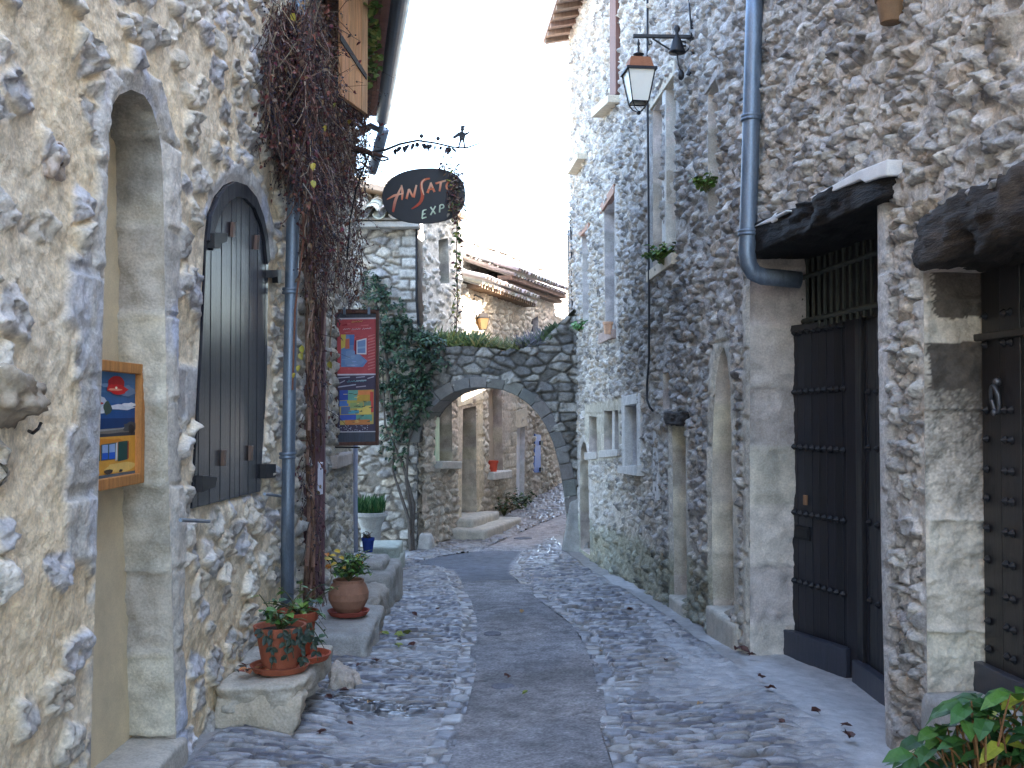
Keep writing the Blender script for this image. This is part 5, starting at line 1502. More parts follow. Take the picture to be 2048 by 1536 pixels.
block_thing('stone_step', 'flat stone block under the hollowed stone basin', 'step', [(p2[0] - .50, p2[1] + .82, -.5), (p2[0] - .0, p2[1] + .82, -.5), (p2[0] + .02, p2[1] + 1.9, -.5), (p2[0] - .5, p2[1] + 1.9, -.5), (p2[0] - .5, p2[1] + .82, p2[2] + .31), (p2[0] - .02, p2[1] + .82, p2[2] + .30), (p2[0] - .0, p2[1] + 1.9, p2[2] + .31), (p2[0] - .5, p2[1] + 1.9, p2[2] + .31)], 14, .2, .03, 8, (.36, .33, .29), (.29, .275, .25), 35)
yb = p2[1] + 1.2
pb = at_depth(752, 1174, yb)
block_thing('stone_basin', 'rounded pale stone basin standing on the blocks by the vine house', 'basin', [pb + np.array(v) for v in ((-.12, -.05, .0), (.05, -.05, .0), (.05, .3, .0), (-.12, .3, .0), (-.2, -.12, .27), (.11, -.12, .27), (.11, .38, .28), (-.2, .38, .28))], 16, .45, .02, 7, (.40, .375, .34), (.33, .31, .285), 36)
p3 = at_depth(783, 1128, 13.2)
block_thing('stone_step', 'greenish stone steps below the blue flowerpot, nearest the arch', 'step', [(p3[0] - .35, 13.0, -.8), (p3[0] + .09, 13.0, -.8), (p3[0] + .09, 14.2, -.8), (p3[0] - .35, 14.2, -.8), (p3[0] - .35, 13.0, p3[2] + .05), (p3[0] + .08, 13.0, p3[2] + .05), (p3[0] + .08, 14.2, p3[2] + .06), (p3[0] - .35, 14.2, p3[2] + .06)], 10, .14, .02, 7, (.36, .38, .33), (.30, .32, .28), 37)
block_thing('stone_block', 'mossy stone block on the greenish steps near the arch', 'block', [(p3[0] - .35, 13.35, p3[2] + .03), (p3[0] + .06, 13.35, p3[2] + .03), (p3[0] + .06, 14.1, p3[2] + .03), (p3[0] - .35, 14.1, p3[2] + .03), (p3[0] - .35, 13.35, p3[2] + .19), (p3[0] + .06, 13.35, p3[2] + .19), (p3[0] + .06, 14.1, p3[2] + .19), (p3[0] - .35, 14.1, p3[2] + .19)], 10, .2, .02, 7, (.40, .42, .36), (.33, .35, .30), 38)

# ================================================================== pots and plants
TC = lin(156, 88, 64)
GREENS = [lin(60, 92, 44), lin(82, 116, 50), lin(46, 76, 44), lin(104, 132, 58)]
def pot(name, c, r0, r1, h, rim, label, col=TC, parent_cat='flowerpot', prof=None):
    t = thing(name, c, label, parent_cat)
    m = MB(col)
    prof = prof or [(r0 * .0, 0), (r0, 0), (r0 + (r1 - r0) * .80, h * .78), (r0 + (r1 - r0) * .80 + rim, h * .78), (r1 + rim, h), (r1 + rim - .018, h), (r1 - .02, h * .86), (.0, h * .86)]
    m.lathe(c, prof, 28, col); m.build('pot', M_TERRA, t, smooth=False, bevel=.003)
    m = MB((.05, .04, .03)); m.lathe(c, [(0, h * .88), (r1 - .02, h * .875)], 20); m.build('soil', M_STONE, t)
    return t
def saucer(c, r, label, col=TC):
    m = MB(col); m.lathe(c, [(0, 0), (r * .86, 0), (r, .035), (r - .012, .036), (r * .82, .010), (0, .010)], 28, col)
    o = m.build('saucer', M_TERRA, None); return tag(o, label, 'saucer')
def foliage(m, st, c, n, spread, hgt, L, cols, droop=.5, stems=True, up0=.6, rnd=None, leafper=7, trail=0.0):
    """stems from c with leaves along them"""
    rnd = rnd or random.Random(5)
    for i in range(n):
        a = rnd.uniform(0, 6.283); s = spread * rnd.uniform(.4, 1)
        tip = c + np.array([math.cos(a) * s, math.sin(a) * s, hgt * rnd.uniform(.3, 1) - trail * rnd.random()])
        mid = .5 * (c + tip) + np.array([0, 0, hgt * up0 * rnd.uniform(.2, .6)])
        pts = [c * (1 - t) ** 2 + 2 * mid * t * (1 - t) + tip * t * t for t in (0, .2, .4, .6, .8, 1)]
        if stems: st.tube(pts, [.005, .0045, .004, .0035, .003, .002], 4, jit((.09, .09, .04), .3, rnd))
        for k in range(leafper):
            t = rnd.uniform(.3, 1.0); j = min(4, int(t * 5)); q = pts[j] + (pts[j + 1] - pts[j]) * (t * 5 - j)
            b = rnd.uniform(0, 6.283); d = np.array([math.cos(b), math.sin(b), rnd.uniform(-droop, .5)])
            m.leaf(q, d, (rnd.uniform(-.4, .4), rnd.uniform(-.4, .4), 1), L * rnd.uniform(.6, 1.2), L * rnd.uniform(.5, .9), jit(rnd.choice(cols), .25, rnd), .25, .25)
def add_plant(t, c, n, spread, hgt, L, cols, name='foliage', **kw):
    m = MB(); st = MB(); foliage(m, st, np.asarray(c, float), n, spread, hgt, L, cols, **kw)
    f = m.build(name, M_LEAF, t)
    if st.v: st.build('stem', M_TWIG, t)
    return f
# two pots with saucers on the bench
s1 = at_depth(560, 1335, 5.85); s1[2] = zt_b + .012
saucer(s1, .165, 'terracotta saucer under the nearer pot on the bench')
t = pot('potted_plant', s1 + (0, 0, .014), .095, .135, .235, .012, 'tapered terracotta pot with trailing greenery on the bench, in front', TC, 'potted plant')
add_plant(t, s1 + (0, 0, .2), 14, .17, .24, .06, GREENS, rnd=random.Random(2), leafper=4)
m = MB(); st = MB(); rr = random.Random(12)
for i in range(9):
    a = rr.uniform(-2.6, .2); q0 = s1 + np.array([.12 * math.cos(a), .12 * math.sin(a), .24]); q1 = q0 + np.array([.05 * math.cos(a), .05 * math.sin(a), .02]); q2 = q1 + np.array([rr.uniform(-.03, .06), 0, -rr.uniform(.08, .22)])
    st.tube([q0, q1, q2], .003, 4, (.12, .10, .06))
    for k in range(7): 
        q = q1 + (q2 - q1) * rr.random(); m.leaf(q, (rr.uniform(-1, 1), rr.uniform(-1, .2), -.6), (0, -1, .3), .045, .03, jit(lin(44, 56, 44), .3, rr))
m.build('trailing_leaves', M_LEAF, t); st.build('trailing_stem', M_TWIG, t)
s2 = s1 + np.array([-.015, .33, .0])
saucer(s2 + (.1, -.08, 0), .155, 'terracotta saucer under the pot farther back on the bench', lin(168, 84, 58))
t = pot('potted_plant', s2 + (.03, 0, .014), .09, .125, .25, .012, 'second terracotta pot on the bench, half hidden behind the tapered one', lin(150, 76, 52), 'potted plant')
add_plant(t, s2 + (.05, 0, .25), 18, .25, .2, .055, GREENS + [lin(60, 76, 70)], rnd=random.Random(3), leafper=6, trail=.3)
# round clay pot on the broad step
yp = p[1]
st0 = gp(740, 1318); zc_ = st0[2] + .20
c = at_depth(697, 1216, st0[1] + .62); c[2] = zc_ 
saucer(c, .165, 'red saucer under the round clay pot on the broad doorstep', lin(150, 74, 60))
CL = lin(150, 108, 86)
rp = [(0, .012), (.095, .012), (.125, .05), (.155, .11), (.158, .16), (.140, .215), (.118, .24), (.122, .262), (.108, .262), (.10, .235), (0, .235)]
t = pot('potted_plant', c + (0, 0, .012), .1, .12, .262, .0, 'round bellied clay pot with a green bush on the broad doorstep', CL, 'potted plant', rp)
add_plant(t, c + (0, 0, .26), 34, .23, .24, .05, GREENS, rnd=random.Random(4), leafper=9)
m = MB(); rr = random.Random(6)
for i in range(16): m.leaf(c + np.array([rr.uniform(-.18, .18), rr.uniform(-.15, .1), rr.uniform(.32, .5)]), (rr.uniform(-1, 1), -.6, rr.uniform(-.5, .5)), (0, -.5, 1), .06, .045, jit(rr.choice([lin(206, 168, 50), lin(170, 150, 60), lin(190, 120, 50)]), .2, rr))
m.build('yellow_leaves', M_LEAF, t)
# blue pot, white planter
yb = 12.6; c = at_depth(736, 1104, yb)
t = pot('flowerpot', c, .055, .075, .17, .006, 'cobalt blue flowerpot on the steps below the white planter', lin(34, 56, 124), 'flowerpot')
add_plant(t, c + (0, 0, .16), 8, .1, .1, .05, [lin(70, 50, 44), lin(90, 60, 50)], rnd=random.Random(9), leafper=4)
y5 = 14.6; c = at_depth(742, 1092, y5); zt5 = at_depth(742, 1024, y5)[2]; w5 = .17
t = thing('planter', c, 'white stone planter with upright grassy herbs in front of the stone house', 'planter')
m = MB((.62, .61, .60)); hgt = zt5 - c[2]
m.lathe(c, [(0, 0), (.15, 0), (.13, .06), (.14, hgt * .55), (.19, hgt * .82), (.235, hgt * .9), (.235, hgt), (.2, hgt), (.18, hgt * .86), (0, hgt * .86)], 4 * 6, (.43, .42, .40)); m.build('pot', M_STONE, t)
m = MB(); rr = random.Random(8)
for i in range(420):
    a = rr.uniform(0, 6.283); q = c + np.array([rr.uniform(-.17, .17), rr.uniform(-.12, .12), hgt * .88 + rr.uniform(0, .14)]); m.leaf(q, (rr.uniform(-.35, .35), rr.uniform(-.35, .35), 1), (0, -1, .2), rr.uniform(.1, .2), .018, jit(rr.choice([lin(70, 110, 66), lin(52, 92, 56), lin(96, 128, 84)]), .25, rr))
m.build('foliage', M_LEAF, t)
# pot on a far sill
c = B.px(985, 944, .05)
t = pot('flowerpot', c, .075, .10, .21, .012, 'red flowerpot on the stone sill beyond the arch', lin(196, 80, 60), 'flowerpot')
# small plants rooted in the right wall and on its sills
def wall_plant(label, c, n, spread, hgt, L, cols, seed, name='wall_plant', cat='plant'):
    t = thing(name, c, label, cat); add_plant(t, c, n, spread, hgt, L, cols, rnd=random.Random(seed), leafper=8); return t
wall_plant('bushy green plant on the sill of the tall double window', R.px(1328, 530, .06), 26, .20, .22, .075, GREENS, 11)
wall_plant('small yellow-green tuft growing in the slim blocked window', R.px(1412, 385, .04), 14, .14, .16, .06, [lin(112, 134, 60), lin(90, 120, 52)], 12)
wall_plant('little green plant at the foot of the farthest upper window', R.px(1158, 662, .06), 12, .14, .16, .08, [lin(110, 160, 90), lin(90, 140, 80)], 13)
c = R.px(1216, 668, .1); t = pot('flowerpot', c, .045, .06, .15, .008, 'pale orange pot on the upper sill of the right house', lin(214, 170, 140), 'flowerpot')
c = R.px(1782, 46, .08); t = pot('flowerpot', c - (0, 0, .0), .05, .075, .14, .006, 'old brown clay pot tucked high in the rubble above the gate', lin(118, 92, 68), 'flowerpot')
add_plant(t, c + (0, 0, .12), 9, .09, .08, .05, GREENS, rnd=random.Random(14), leafper=4)
# hydrangea leaves in the lower right corner
hc = at_depth(1960, 1640, 4.15); hc[2] = -.15
hy = thing('hydrangea', hc, 'broad leaved green shrub in the lower right corner by the door post', 'shrub')
m = MB(); st = MB(); rr = random.Random(17)
for i in range(110):
    x = rr.uniform(1825, 2110); lim = np.interp(x, [1835, 1880, 1960, 2048, 2110], [1490, 1425, 1385, 1372, 1370])
    yy = lim + (1640 - lim) * rr.random() ** 1.4 + 8
    d_ = rr.uniform(3.95, 4.4) + .0 * x
    q = at_depth(x, yy, d_)
    base = hc + np.array([rr.uniform(-.08, .22), rr.uniform(-.1, .1), 0])
    mid = .5 * (base + q) + np.array([0, 0, .12])
    pts = [base * (1 - t_) ** 2 + 2 * mid * t_ * (1 - t_) + q * t_ * t_ for t_ in (0, .25, .5, .75, 1)]
    st.tube(pts, [.007, .006, .005, .004, .003], 5, jit(lin(128, 92, 60), .2, rr))
    col = rr.choice([lin(54, 90, 40), lin(44, 76, 38), lin(72, 106, 44), lin(60, 96, 46)])
    if x > 1990 and rr.random() < .3: col = lin(158, 158, 60)
    a0 = rr.uniform(0, 6.283)
    for k in range(rr.choice([2, 2, 3])):
        a = a0 + k * 2.6 + rr.uniform(-.4, .4)
        m.leaf(q, (math.cos(a), math.sin(a) * .8, rr.uniform(-.35, .15)), (rr.uniform(-.25, .25), rr.uniform(-.5, .0), 1), rr.uniform(.09, .15), rr.uniform(.055, .085), jit(col, .18, rr), .22, .3)
m.build('foliage', M_LEAF, hy); st.build('stem', M_TWIG, hy)

# ================================================================== climber on the back house, tufts on the arch
sh = thing('climbing_shrub', A.px(815, 1105, .1), 'dark green climbing shrub with bare twisted stems left of the arch', 'shrub')
m = MB(); st = MB(); rr = random.Random(23)
for pts in ([(822, 1105), (818, 1040), (800, 985), (785, 940), (790, 860), (800, 760)], [(826, 1105), (824, 1030), (812, 960), (818, 880), (850, 800)], [(822, 1100), (828, 1010), (806, 930), (770, 850), (765, 740)], [(800, 880), (830, 780), (845, 720)], [(790, 860), (770, 700), (750, 600)]):
    P = [A.px(x, y, .12 + .05 * rr.random()) for x, y in pts]
    st.tube(P, [max(.008, .036 - .006 * i) for i in range(len(P))], 6, (.10, .085, .075))
blobs = [(800, 720, 62, 88, 900), (775, 640, 40, 60, 300), (748, 590, 24, 40, 140), (815, 800, 46, 66, 330), (790, 880, 30, 56, 110), (850, 690, 40, 30, 220), (868, 722, 34, 18, 70), (845, 780, 26, 36, 80), (740, 560, 16, 20, 50)]
for cx, cy, rx, ry, n in blobs:
    for i in range(int(n * 1.9)):
        a = rr.uniform(0, 6.283); r_ = math.sqrt(rr.random()); x, y = cx + rx * r_ * math.cos(a), cy + ry * r_ * math.sin(a)
        if mnoise.noise(Vector((x * .06, y * .06, 3))) < -.12: continue
        q = A.px(x, y, rr.uniform(.05, .5) * (1 - .6 * r_))
        m.leaf(q, (rr.uniform(-1, 1), rr.uniform(-1, .3), rr.uniform(-.9, .5)), (rr.uniform(-.5, .5), -.6, .8), rr.uniform(.05, .10), rr.uniform(.03, .055), jit(rr.choice([lin(44, 64, 48), lin(36, 56, 44), lin(56, 80, 56), lin(70, 94, 66), lin(30, 48, 38)]), .25, rr))
m.build('foliage', M_LEAF, sh); st.build('stem', M_TWIG, sh)
def tuft(label, pxs, n, L, cols, seed, wid=.012):
    rr = random.Random(seed); base = A.px(.5 * (pxs[0] + pxs[1]), 700) + SK * .4
    t = thing('wall_grass', base, label, 'plant'); m = MB()
    for i in range(n):
        x = rr.uniform(*pxs); u, _ = A.uv(x, 700); z = float(np.interp(u, tx, tz)); q = A.pos(u, z - .01) + SK * rr.uniform(0, .9)
        m.leaf(q, (rr.uniform(-.8, .8), rr.uniform(-.9, .4), rr.uniform(.2, 1)), (0, -1, .3), L * rr.uniform(.4, 1.1), wid * rr.uniform(.7, 2), jit(rr.choice(cols), .3, rr), .1, .3)
    m.build('foliage', M_LEAF, t); return t
tuft('mixed green and yellow grass along the left top of the arch', (845, 960), 900, .34, [lin(104, 116, 60), lin(80, 98, 54), lin(132, 128, 70), lin(64, 84, 48)], 31, .02)
tuft('low grass in the middle of the arch top', (950, 1050), 520, .24, [lin(104, 112, 66), lin(84, 92, 58), lin(124, 118, 78)], 32, .012)
tuft('grey lavender like bush on the right top of the arch', (1035, 1085), 700, .32, [lin(120, 116, 124), lin(98, 96, 104), lin(88, 92, 80)], 33, .009)
tuft('dark ivy at the right shoulder of the arch', (1085, 1110), 200, .18, [lin(58, 72, 50), lin(72, 86, 58)], 34, .05)
# weeds against the far wall
wd = thing('weeds', B.pos(up(B, 20.2), -.4, .15), 'clump of reddish and green weeds by the far doorstep', 'plant')
add_plant(wd, B.pos(up(B, 19.9), -.45, .1), 30, .42, .5, .09, [lin(90, 104, 66), lin(130, 96, 70), lin(74, 90, 60)], rnd=random.Random(41))
wd = thing('weeds', B.pos(up(B, 21.0), -.4, .15), 'green weeds against the foot of the wall by the white doorway', 'plant')
add_plant(wd, B.pos(up(B, 20.9), -.42, .1), 26, .36, .45, .10, [lin(70, 92, 66), lin(90, 104, 66)], rnd=random.Random(42))

# ================================================================== banner sign on its post
ys = 11.0
bn = thing('banner_sign', at_depth(712, 893, ys), 'tall framed sign with a red and a blue painted poster, beside the vine', 'sign')
def q_(px, py, n=0.0): return at_depth(px, py, ys - n)
def sp(m, pts, n0, n1, col): m.prism([q_(x, y, n0) for x, y in pts], q_(1024, 768, n1) - q_(1024, 768, n0), col)
BR = lin(92, 64, 54)
m = MB(BR)
for pts in ([(668, 624), (674, 624), (676, 891), (670, 891)], [(753, 622), (759, 622), (758, 890), (752, 890)], [(674, 620), (753, 620), (753, 627), (674, 628)], [(676, 884), (752, 883), (752, 890), (676, 891)]): sp(m, pts, -.02, .03, BR)
m.build('frame', M_WOOD, bn, bevel=.004)
m = MB(lin(60, 66, 82)); sp(m, [(674, 627), (753, 626), (752, 884), (676, 885)], -.012, .0, lin(58, 64, 80)); m.build('board', M_BOARD, bn)
m = MB()
def fl(pts, n, col): m.add([q_(x, y, n) for x, y in pts], [tuple(range(len(pts)))], col)
RD = lin(190, 84, 88)
fl([(674, 638), (752, 637), (752, 747), (675, 748)], .004, RD); 
rr = random.Random(51)
for i in range(46):
    x = rr.uniform(676, 735); y = rr.uniform(642, 744); w = rr.uniform(5, 18); fl([(x, y), (min(751, x + w), y - rr.uniform(-1.5, 3)), (min(751, x + w), y + 1.2), (x, y + 1.4)], .0046 + i * 1e-5, jit(rr.choice([lin(206, 92, 96), lin(164, 44, 56), lin(216, 120, 118)]), .1, rr))
for i in range(12): fl([(736, 672 + i * 6), (750, 668 + i * 6), (750, 670 + i * 6), (736, 674 + i * 6)], .0053, lin(214, 130, 126))
fl([(682, 669), (709, 669), (707, 702), (716, 706), (735, 722), (726, 734), (682, 734)], .0055, lin(110, 140, 184))
fl([(682, 669), (692, 669), (691, 694), (682, 698)], .0058, lin(214, 190, 90)); fl([(691, 678), (699, 677), (699, 697), (690, 698)], .0059, lin(204, 116, 90)); fl([(699, 671), (709, 670), (708, 690), (699, 690)], .006, lin(86, 120, 176)); fl([(692, 702), (706, 699), (716, 708), (730, 722), (720, 732), (690, 730)], .006, lin(126, 152, 190))
for i in range(14):
    x = rr.uniform(683, 706); y = rr.uniform(706, 732); fl([(x, y), (x + rr.uniform(5, 14), y - 1), (x + 9, y + .8), (x, y + 1)], .0063 + i * 1e-5, jit(lin(146, 168, 200), .2, rr))
fl([(713, 681), (733, 676), (733, 709), (713, 708)], .0066, lin(226, 222, 226)); fl([(715, 683), (731, 679), (731, 706), (715, 706)], .007, lin(126, 150, 190)); fl([(715, 694), (731, 692), (731, 696), (715, 698)], .0072, lin(150, 176, 206))
fl([(710, 680), (713, 681), (713, 709), (710, 709)], .0068, lin(130, 36, 60))
fl([(675, 748), (752, 747), (752, 750), (675, 751)], .0062, lin(214, 206, 214)); fl([(674, 636), (752, 635), (752, 638), (674, 639)], .0062, lin(206, 200, 206))
PU = lin(78, 70, 88)
fl([(675, 751), (752, 750), (752, 864), (676, 865)], .004, PU)
for (x0_, y0_, x1_, y1_) in ((676, 755, 700, 753), (676, 767, 690, 760), (712, 754, 730, 752), (712, 761, 733, 759), (712, 773, 732, 771), (676, 773, 712, 768), (735, 756, 748, 752)):
    fl([(x0_, y0_), (x1_, y1_), (x1_, y1_ + 2.2), (x0_, y0_ + 2.2)], .0046, jit(lin(178, 172, 186), .15, rr))
fl([(679, 781), (748, 779), (747, 848), (680, 850)], .0048, lin(196, 170, 96))
cc = [lin(70, 92, 176), lin(112, 168, 150), lin(222, 140, 84), lin(224, 168, 76), lin(206, 84, 76), lin(90, 130, 196), lin(176, 168, 92), lin(120, 150, 120), lin(226, 196, 104), lin(90, 110, 150), lin(150, 170, 110), lin(90, 170, 196)]
for i, (a, b, c_, d_) in enumerate([(679, 781, 696, 800), (696, 781, 716, 802), (716, 781, 744, 790), (714, 790, 744, 801), (740, 784, 747, 824), (679, 802, 697, 812), (694, 801, 714, 806), (728, 803, 742, 816), (714, 812, 742, 828), (682, 814, 700, 828), (700, 806, 726, 816), (697, 821, 718, 827), (680, 830, 712, 840), (712, 830, 744, 842), (690, 840, 740, 849)]):
    fl([(a, b), (c_, b - 1), (c_, d_), (a, d_ + 1)], .0054 + i * .00005, jit(cc[i % 12], .12, rr))
for i in range(26):
    x = rr.uniform(682, 738); y = rr.uniform(786, 846); fl([(x, y), (x + rr.uniform(4, 12), y - rr.uniform(-1, 2.5)), (x + 6, y + 1.2), (x, y + 1)], .0066 + i * 1e-5, jit(rr.choice([lin(70, 72, 70), lin(110, 110, 80), lin(230, 200, 120)]), .2, rr))
for i in range(40):
    x = rr.uniform(676, 740); y = rr.uniform(850, 862); fl([(x, y), (x + 1.6, y - .4), (x + 1.4, y + 1), (x, y + 1)], .006 + i * 1e-5, lin(196, 196, 206))
fl([(675, 863), (752, 862), (752, 864), (676, 865)], .0062, lin(196, 190, 196))
m.build('poster', M_PAINT, bn)
# the faint hand lettering on the posters (not legible in the photograph): loose pen strokes
m = MB()
def script(x, y, w, n, col, h):
    pts = []
    for i in range(n):
        t_ = i / (n - 1); pts.append(q_(x + w * t_, y - 1.5 * t_ + h * math.sin(i * 2.4) * (.6 + .4 * math.sin(i * .9)), .0085))
    m.tube(pts, .0028, 4, col)
script(703, 644, 22, 16, lin(222, 190, 110), 2.6); script(686, 659, 14, 10, lin(226, 210, 214), 1.6); script(703, 659, 18, 14, lin(226, 210, 214), 2.2); script(724, 658, 18, 12, lin(226, 210, 214), 1.8); script(694, 763, 38, 20, lin(120, 190, 200), 3)
m.build('handwriting', M_PAINT, bn)
m = MB(lin(200, 204, 210))
for x in (689, 738):
    m = MB(); m.obox(q_(x - 2.5, 629, .035), (.026, 0, 0), (0, -.012, 0), (0, 0, .075), lin(204, 208, 214)); m.build('clip', M_ZINC, bn)
m = MB(); m.tube([q_(664, 620, .01), q_(766, 620, .01)], .008, 6); m.tube([q_(640, 894, .0), q_(720, 895, .0)], .009, 6); m.build('iron_rod', M_IRON, bn)
pst = thing('sign_post', at_depth(710, 1110, 12.2), 'thin pale blue-grey post standing behind the tall sign', 'post')
m = MB(); m.tube([at_depth(711, 880, 12.2), at_depth(711, 1000, 12.2), at_depth(712, 1105, 12.2)], .026, 10, lin(150, 156, 176)); m.build('pole', M_PAINT, pst, smooth=True)
m = MB(lin(92, 86, 84)); m.obox(at_depth(650, 889, 11.6), (.11, 0, 0), (0, .04, 0), (0, 0, 1.5), lin(96, 90, 88)); o = m.build('wooden_plank', M_WOOD, None, bevel=.004); tag(o, 'grey upright plank against the wall behind the tall sign', 'plank')
m = MB((.8, .8, .82)); q0 = at_depth(635, 990, 8.6); m.obox(L2.px(635, 990, .07), L2.px(645, 988, .07) - L2.px(635, 990, .07), np.append(L2.n * .004, 0), (0, 0, L2.uv(640, 925, .07)[1] - L2.uv(640, 990, .07)[1]), lin(206, 206, 220)); o = m.build('paper_notice', M_PAINT, None); tag(o, 'white paper notice pinned to the purple door post', 'notice')

# ================================================================== hanging oval sign on its bracket
yS = 10.2
sg = thing('hanging_sign', at_depth(848, 345, yS), 'black oval shop sign with orange and white hand lettering hanging over the street', 'sign')
def s_(px, py, n=0.0): return at_depth(px, py, yS - n)
outl = []
for k in range(40):
    a = 6.283 * k / 40; cx, cy = math.cos(a), math.sin(a)
    rx, ry = 83, 55
    e = .86
    x = 848 + rx * math.copysign(abs(cx) ** e, cx); y = 393 - ry * math.copysign(abs(cy) ** e, cy) - .06 * (x - 848) * (1 if cy > 0 else .1)
    outl.append((x, y))
m = MB(); m.prism([s_(x, y, -.02) for x, y in outl], s_(1024, 768, .02) - s_(1024, 768, -.02), lin(20, 22, 34)); m.build('board', mat('sign_paint', lin(18, 20, 32), rough=.5, var=.3, bump=.15, bscale=40, bdist=.002), sg, bevel=.004)
m = MB()
def stroke(pts, ws, col0, col1=None, n=.024, depth=.003):
    P = np.array([(x, y) for x, y in pts], float)
    s = np.concatenate([[0], np.cumsum(np.hypot(*np.diff(P, axis=0).T))]); t = np.linspace(0, s[-1], 14)
    X = np.interp(t, s, P[:, 0]); Y = np.interp(t, s, P[:, 1])
    for _ in range(2):
        X[1:-1] = .25 * X[:-2] + .5 * X[1:-1] + .25 * X[2:]; Y[1:-1] = .25 * Y[:-2] + .5 * Y[1:-1] + .25 * Y[2:]
    W = np.interp(t / s[-1], np.linspace(0, 1, len(ws)), ws)
    tx_ = np.gradient(X); ty_ = np.gradient(Y); l = np.hypot(tx_, ty_) + 1e-9; nx, ny = -ty_ / l, tx_ / l
    vs = []; cs = []
    for i in range(14):
        for sgn in (-1, 1): vs.append(s_(X[i] + sgn * nx[i] * W[i] / 2, Y[i] + sgn * ny[i] * W[i] / 2, n))
    b = len(m.v); col1 = col1 or col0
    for i in range(14):
        k = i / 13; c = tuple(col0[j] * (1 - k) + col1[j] * k for j in range(3)); m.c += [c, c]
    m.v += [np.asarray(v) for v in vs]; m.f += [(b + 2 * i, b + 2 * i + 1, b + 2 * i + 3, b + 2 * i + 2) for i in range(13)]
O1, O2, O3 = lin(214, 112, 74), lin(238, 190, 158), lin(170, 60, 44)
stroke([(803, 372), (797, 386), (790, 402), (786, 424)], [2, 5, 6, 4], O2, O3); stroke([(803, 370), (805, 384), (804, 400)], [3, 5.5, 3], O2, O1); stroke([(774, 399), (788, 391), (806, 387)], [2, 5, 2], O1, O2, .025)
stroke([(818, 378), (813, 398)], [4, 4.5], O2, O1); stroke([(818, 378), (826, 394)], [4, 4], O2, O1, .025); stroke([(833, 370), (827, 395)], [3.5, 5], O2, O1, .026)
stroke([(860, 357), (849, 357), (841, 365), (843, 378), (847, 392), (840, 408), (823, 418)], [3, 5, 6, 6.5, 6.5, 5, 2], O1, O3); stroke([(850, 358), (843, 364), (844, 378), (848, 390)], [1.5, 3, 3, 1.5], O2, O2, .0255)
stroke([(862, 366), (855, 386)], [3.5, 5], O2, O1); stroke([(861, 365), (869, 384)], [4, 4.5], O2, O1, .025); stroke([(855, 380), (868, 377)], [3, 3], O1, O1, .026)
stroke([(871, 367), (892, 361)], [4, 3.5], O1, O2); stroke([(882, 364), (879, 383)], [5, 3.5], O2, O1, .025)
stroke([(899, 362), (893, 368), (892, 377), (898, 381), (905, 378), (908, 369), (904, 362), (898, 363)], [4, 4.5, 4.5, 4, 4, 4.5, 4, 3], O1, O2)
G0, G1_ = lin(226, 236, 212), lin(176, 190, 166)
stroke([(846, 421), (844, 437)], [3, 3], G0, G1_); stroke([(846, 421), (853, 419)], [2.6, 2], G0, G1_, .0245); stroke([(845, 429), (851, 427)], [2.4, 2], G0, G1_, .0245); stroke([(844, 437), (853, 434)], [2.8, 2.2], G0, G1_, .0245)
stroke([(861, 414), (871, 428)], [3, 3], G0, G1_); stroke([(871, 412), (861, 430)], [2.6, 3], G0, G1_, .0245)
stroke([(880, 410), (879, 425)], [3, 3], G0, G1_); stroke([(880, 410), (887, 409), (888, 415), (880, 418)], [2.4, 2.6, 2.6, 2], G0, G1_, .0245)
stroke([(901, 404), (897, 410), (898, 417), (904, 416), (907, 409), (903, 403)], [2.6, 3, 3, 2.8, 3, 2.6], G0, G1_)
m.build('lettering', M_PAINT, sg)
m = MB()
for x in (815, 880):
    m = MB(); m.tube([s_(x, 344, 0), s_(x, 300 if x < 850 else 292, 0)], .004, 5); m.build('hanging_wire', M_IRON, sg)
bk_ = thing('sign_bracket', at_depth(705, 310, yS), 'curved wrought iron bracket with leaves and a little iron figure, above the oval sign', 'bracket')
m = MB()
m.tube([s_(655, 300), s_(690, 300), s_(735, 306), s_(770, 300), s_(800, 288), (s_(835, 281)), s_(870, 286), s_(905, 294), s_(935, 295), s_(955, 288), s_(968, 279)], [.014, .014, .014, .013, .012, .011, .010, .009, .008, .006, .003], 8)
m.build('arm', M_IRON, bk_, smooth=True)
m = MB(); m.tube([s_(730, 306), s_(732, 325), s_(722, 350), s_(712, 380), s_(700, 440), s_(694, 520)], .009, 6)
m.tube([s_(717 + 16 * math.cos(a), 322 + 17 * math.sin(a), .0) for a in [i * 6.283 / 20 for i in range(20)]], .010, 6)
m.tube([s_(730, 305), s_(765, 322), s_(778, 318)], .010, 6); m.build('scroll', M_IRON, bk_)
m = MB(); rr = random.Random(61)
for i in range(26):
    x = rr.uniform(785, 905); y = np.interp(x, [785, 835, 905], [295, 282, 294]); q = s_(x, y + 2, rr.uniform(-.02, .02)); m.leaf(q, (rr.uniform(-.6, .6), rr.uniform(-.3, .3), rr.uniform(-1.2, -.2)), (0, -1, 0), rr.uniform(.04, .09), rr.uniform(.025, .05), (.03, .03, .05))
for x, y in ((843, 272), (876, 277)): m.ball(s_(x, y), .022, 7, 5, (.03, .03, .05)); m.tube([s_(x, y + 3), s_(x, y + 12)], .004, 4, (.03, .03, .05))
m.build('iron_leaves', mat('leaf_iron', lin(36, 36, 44), rough=.6, bump=0), bk_)
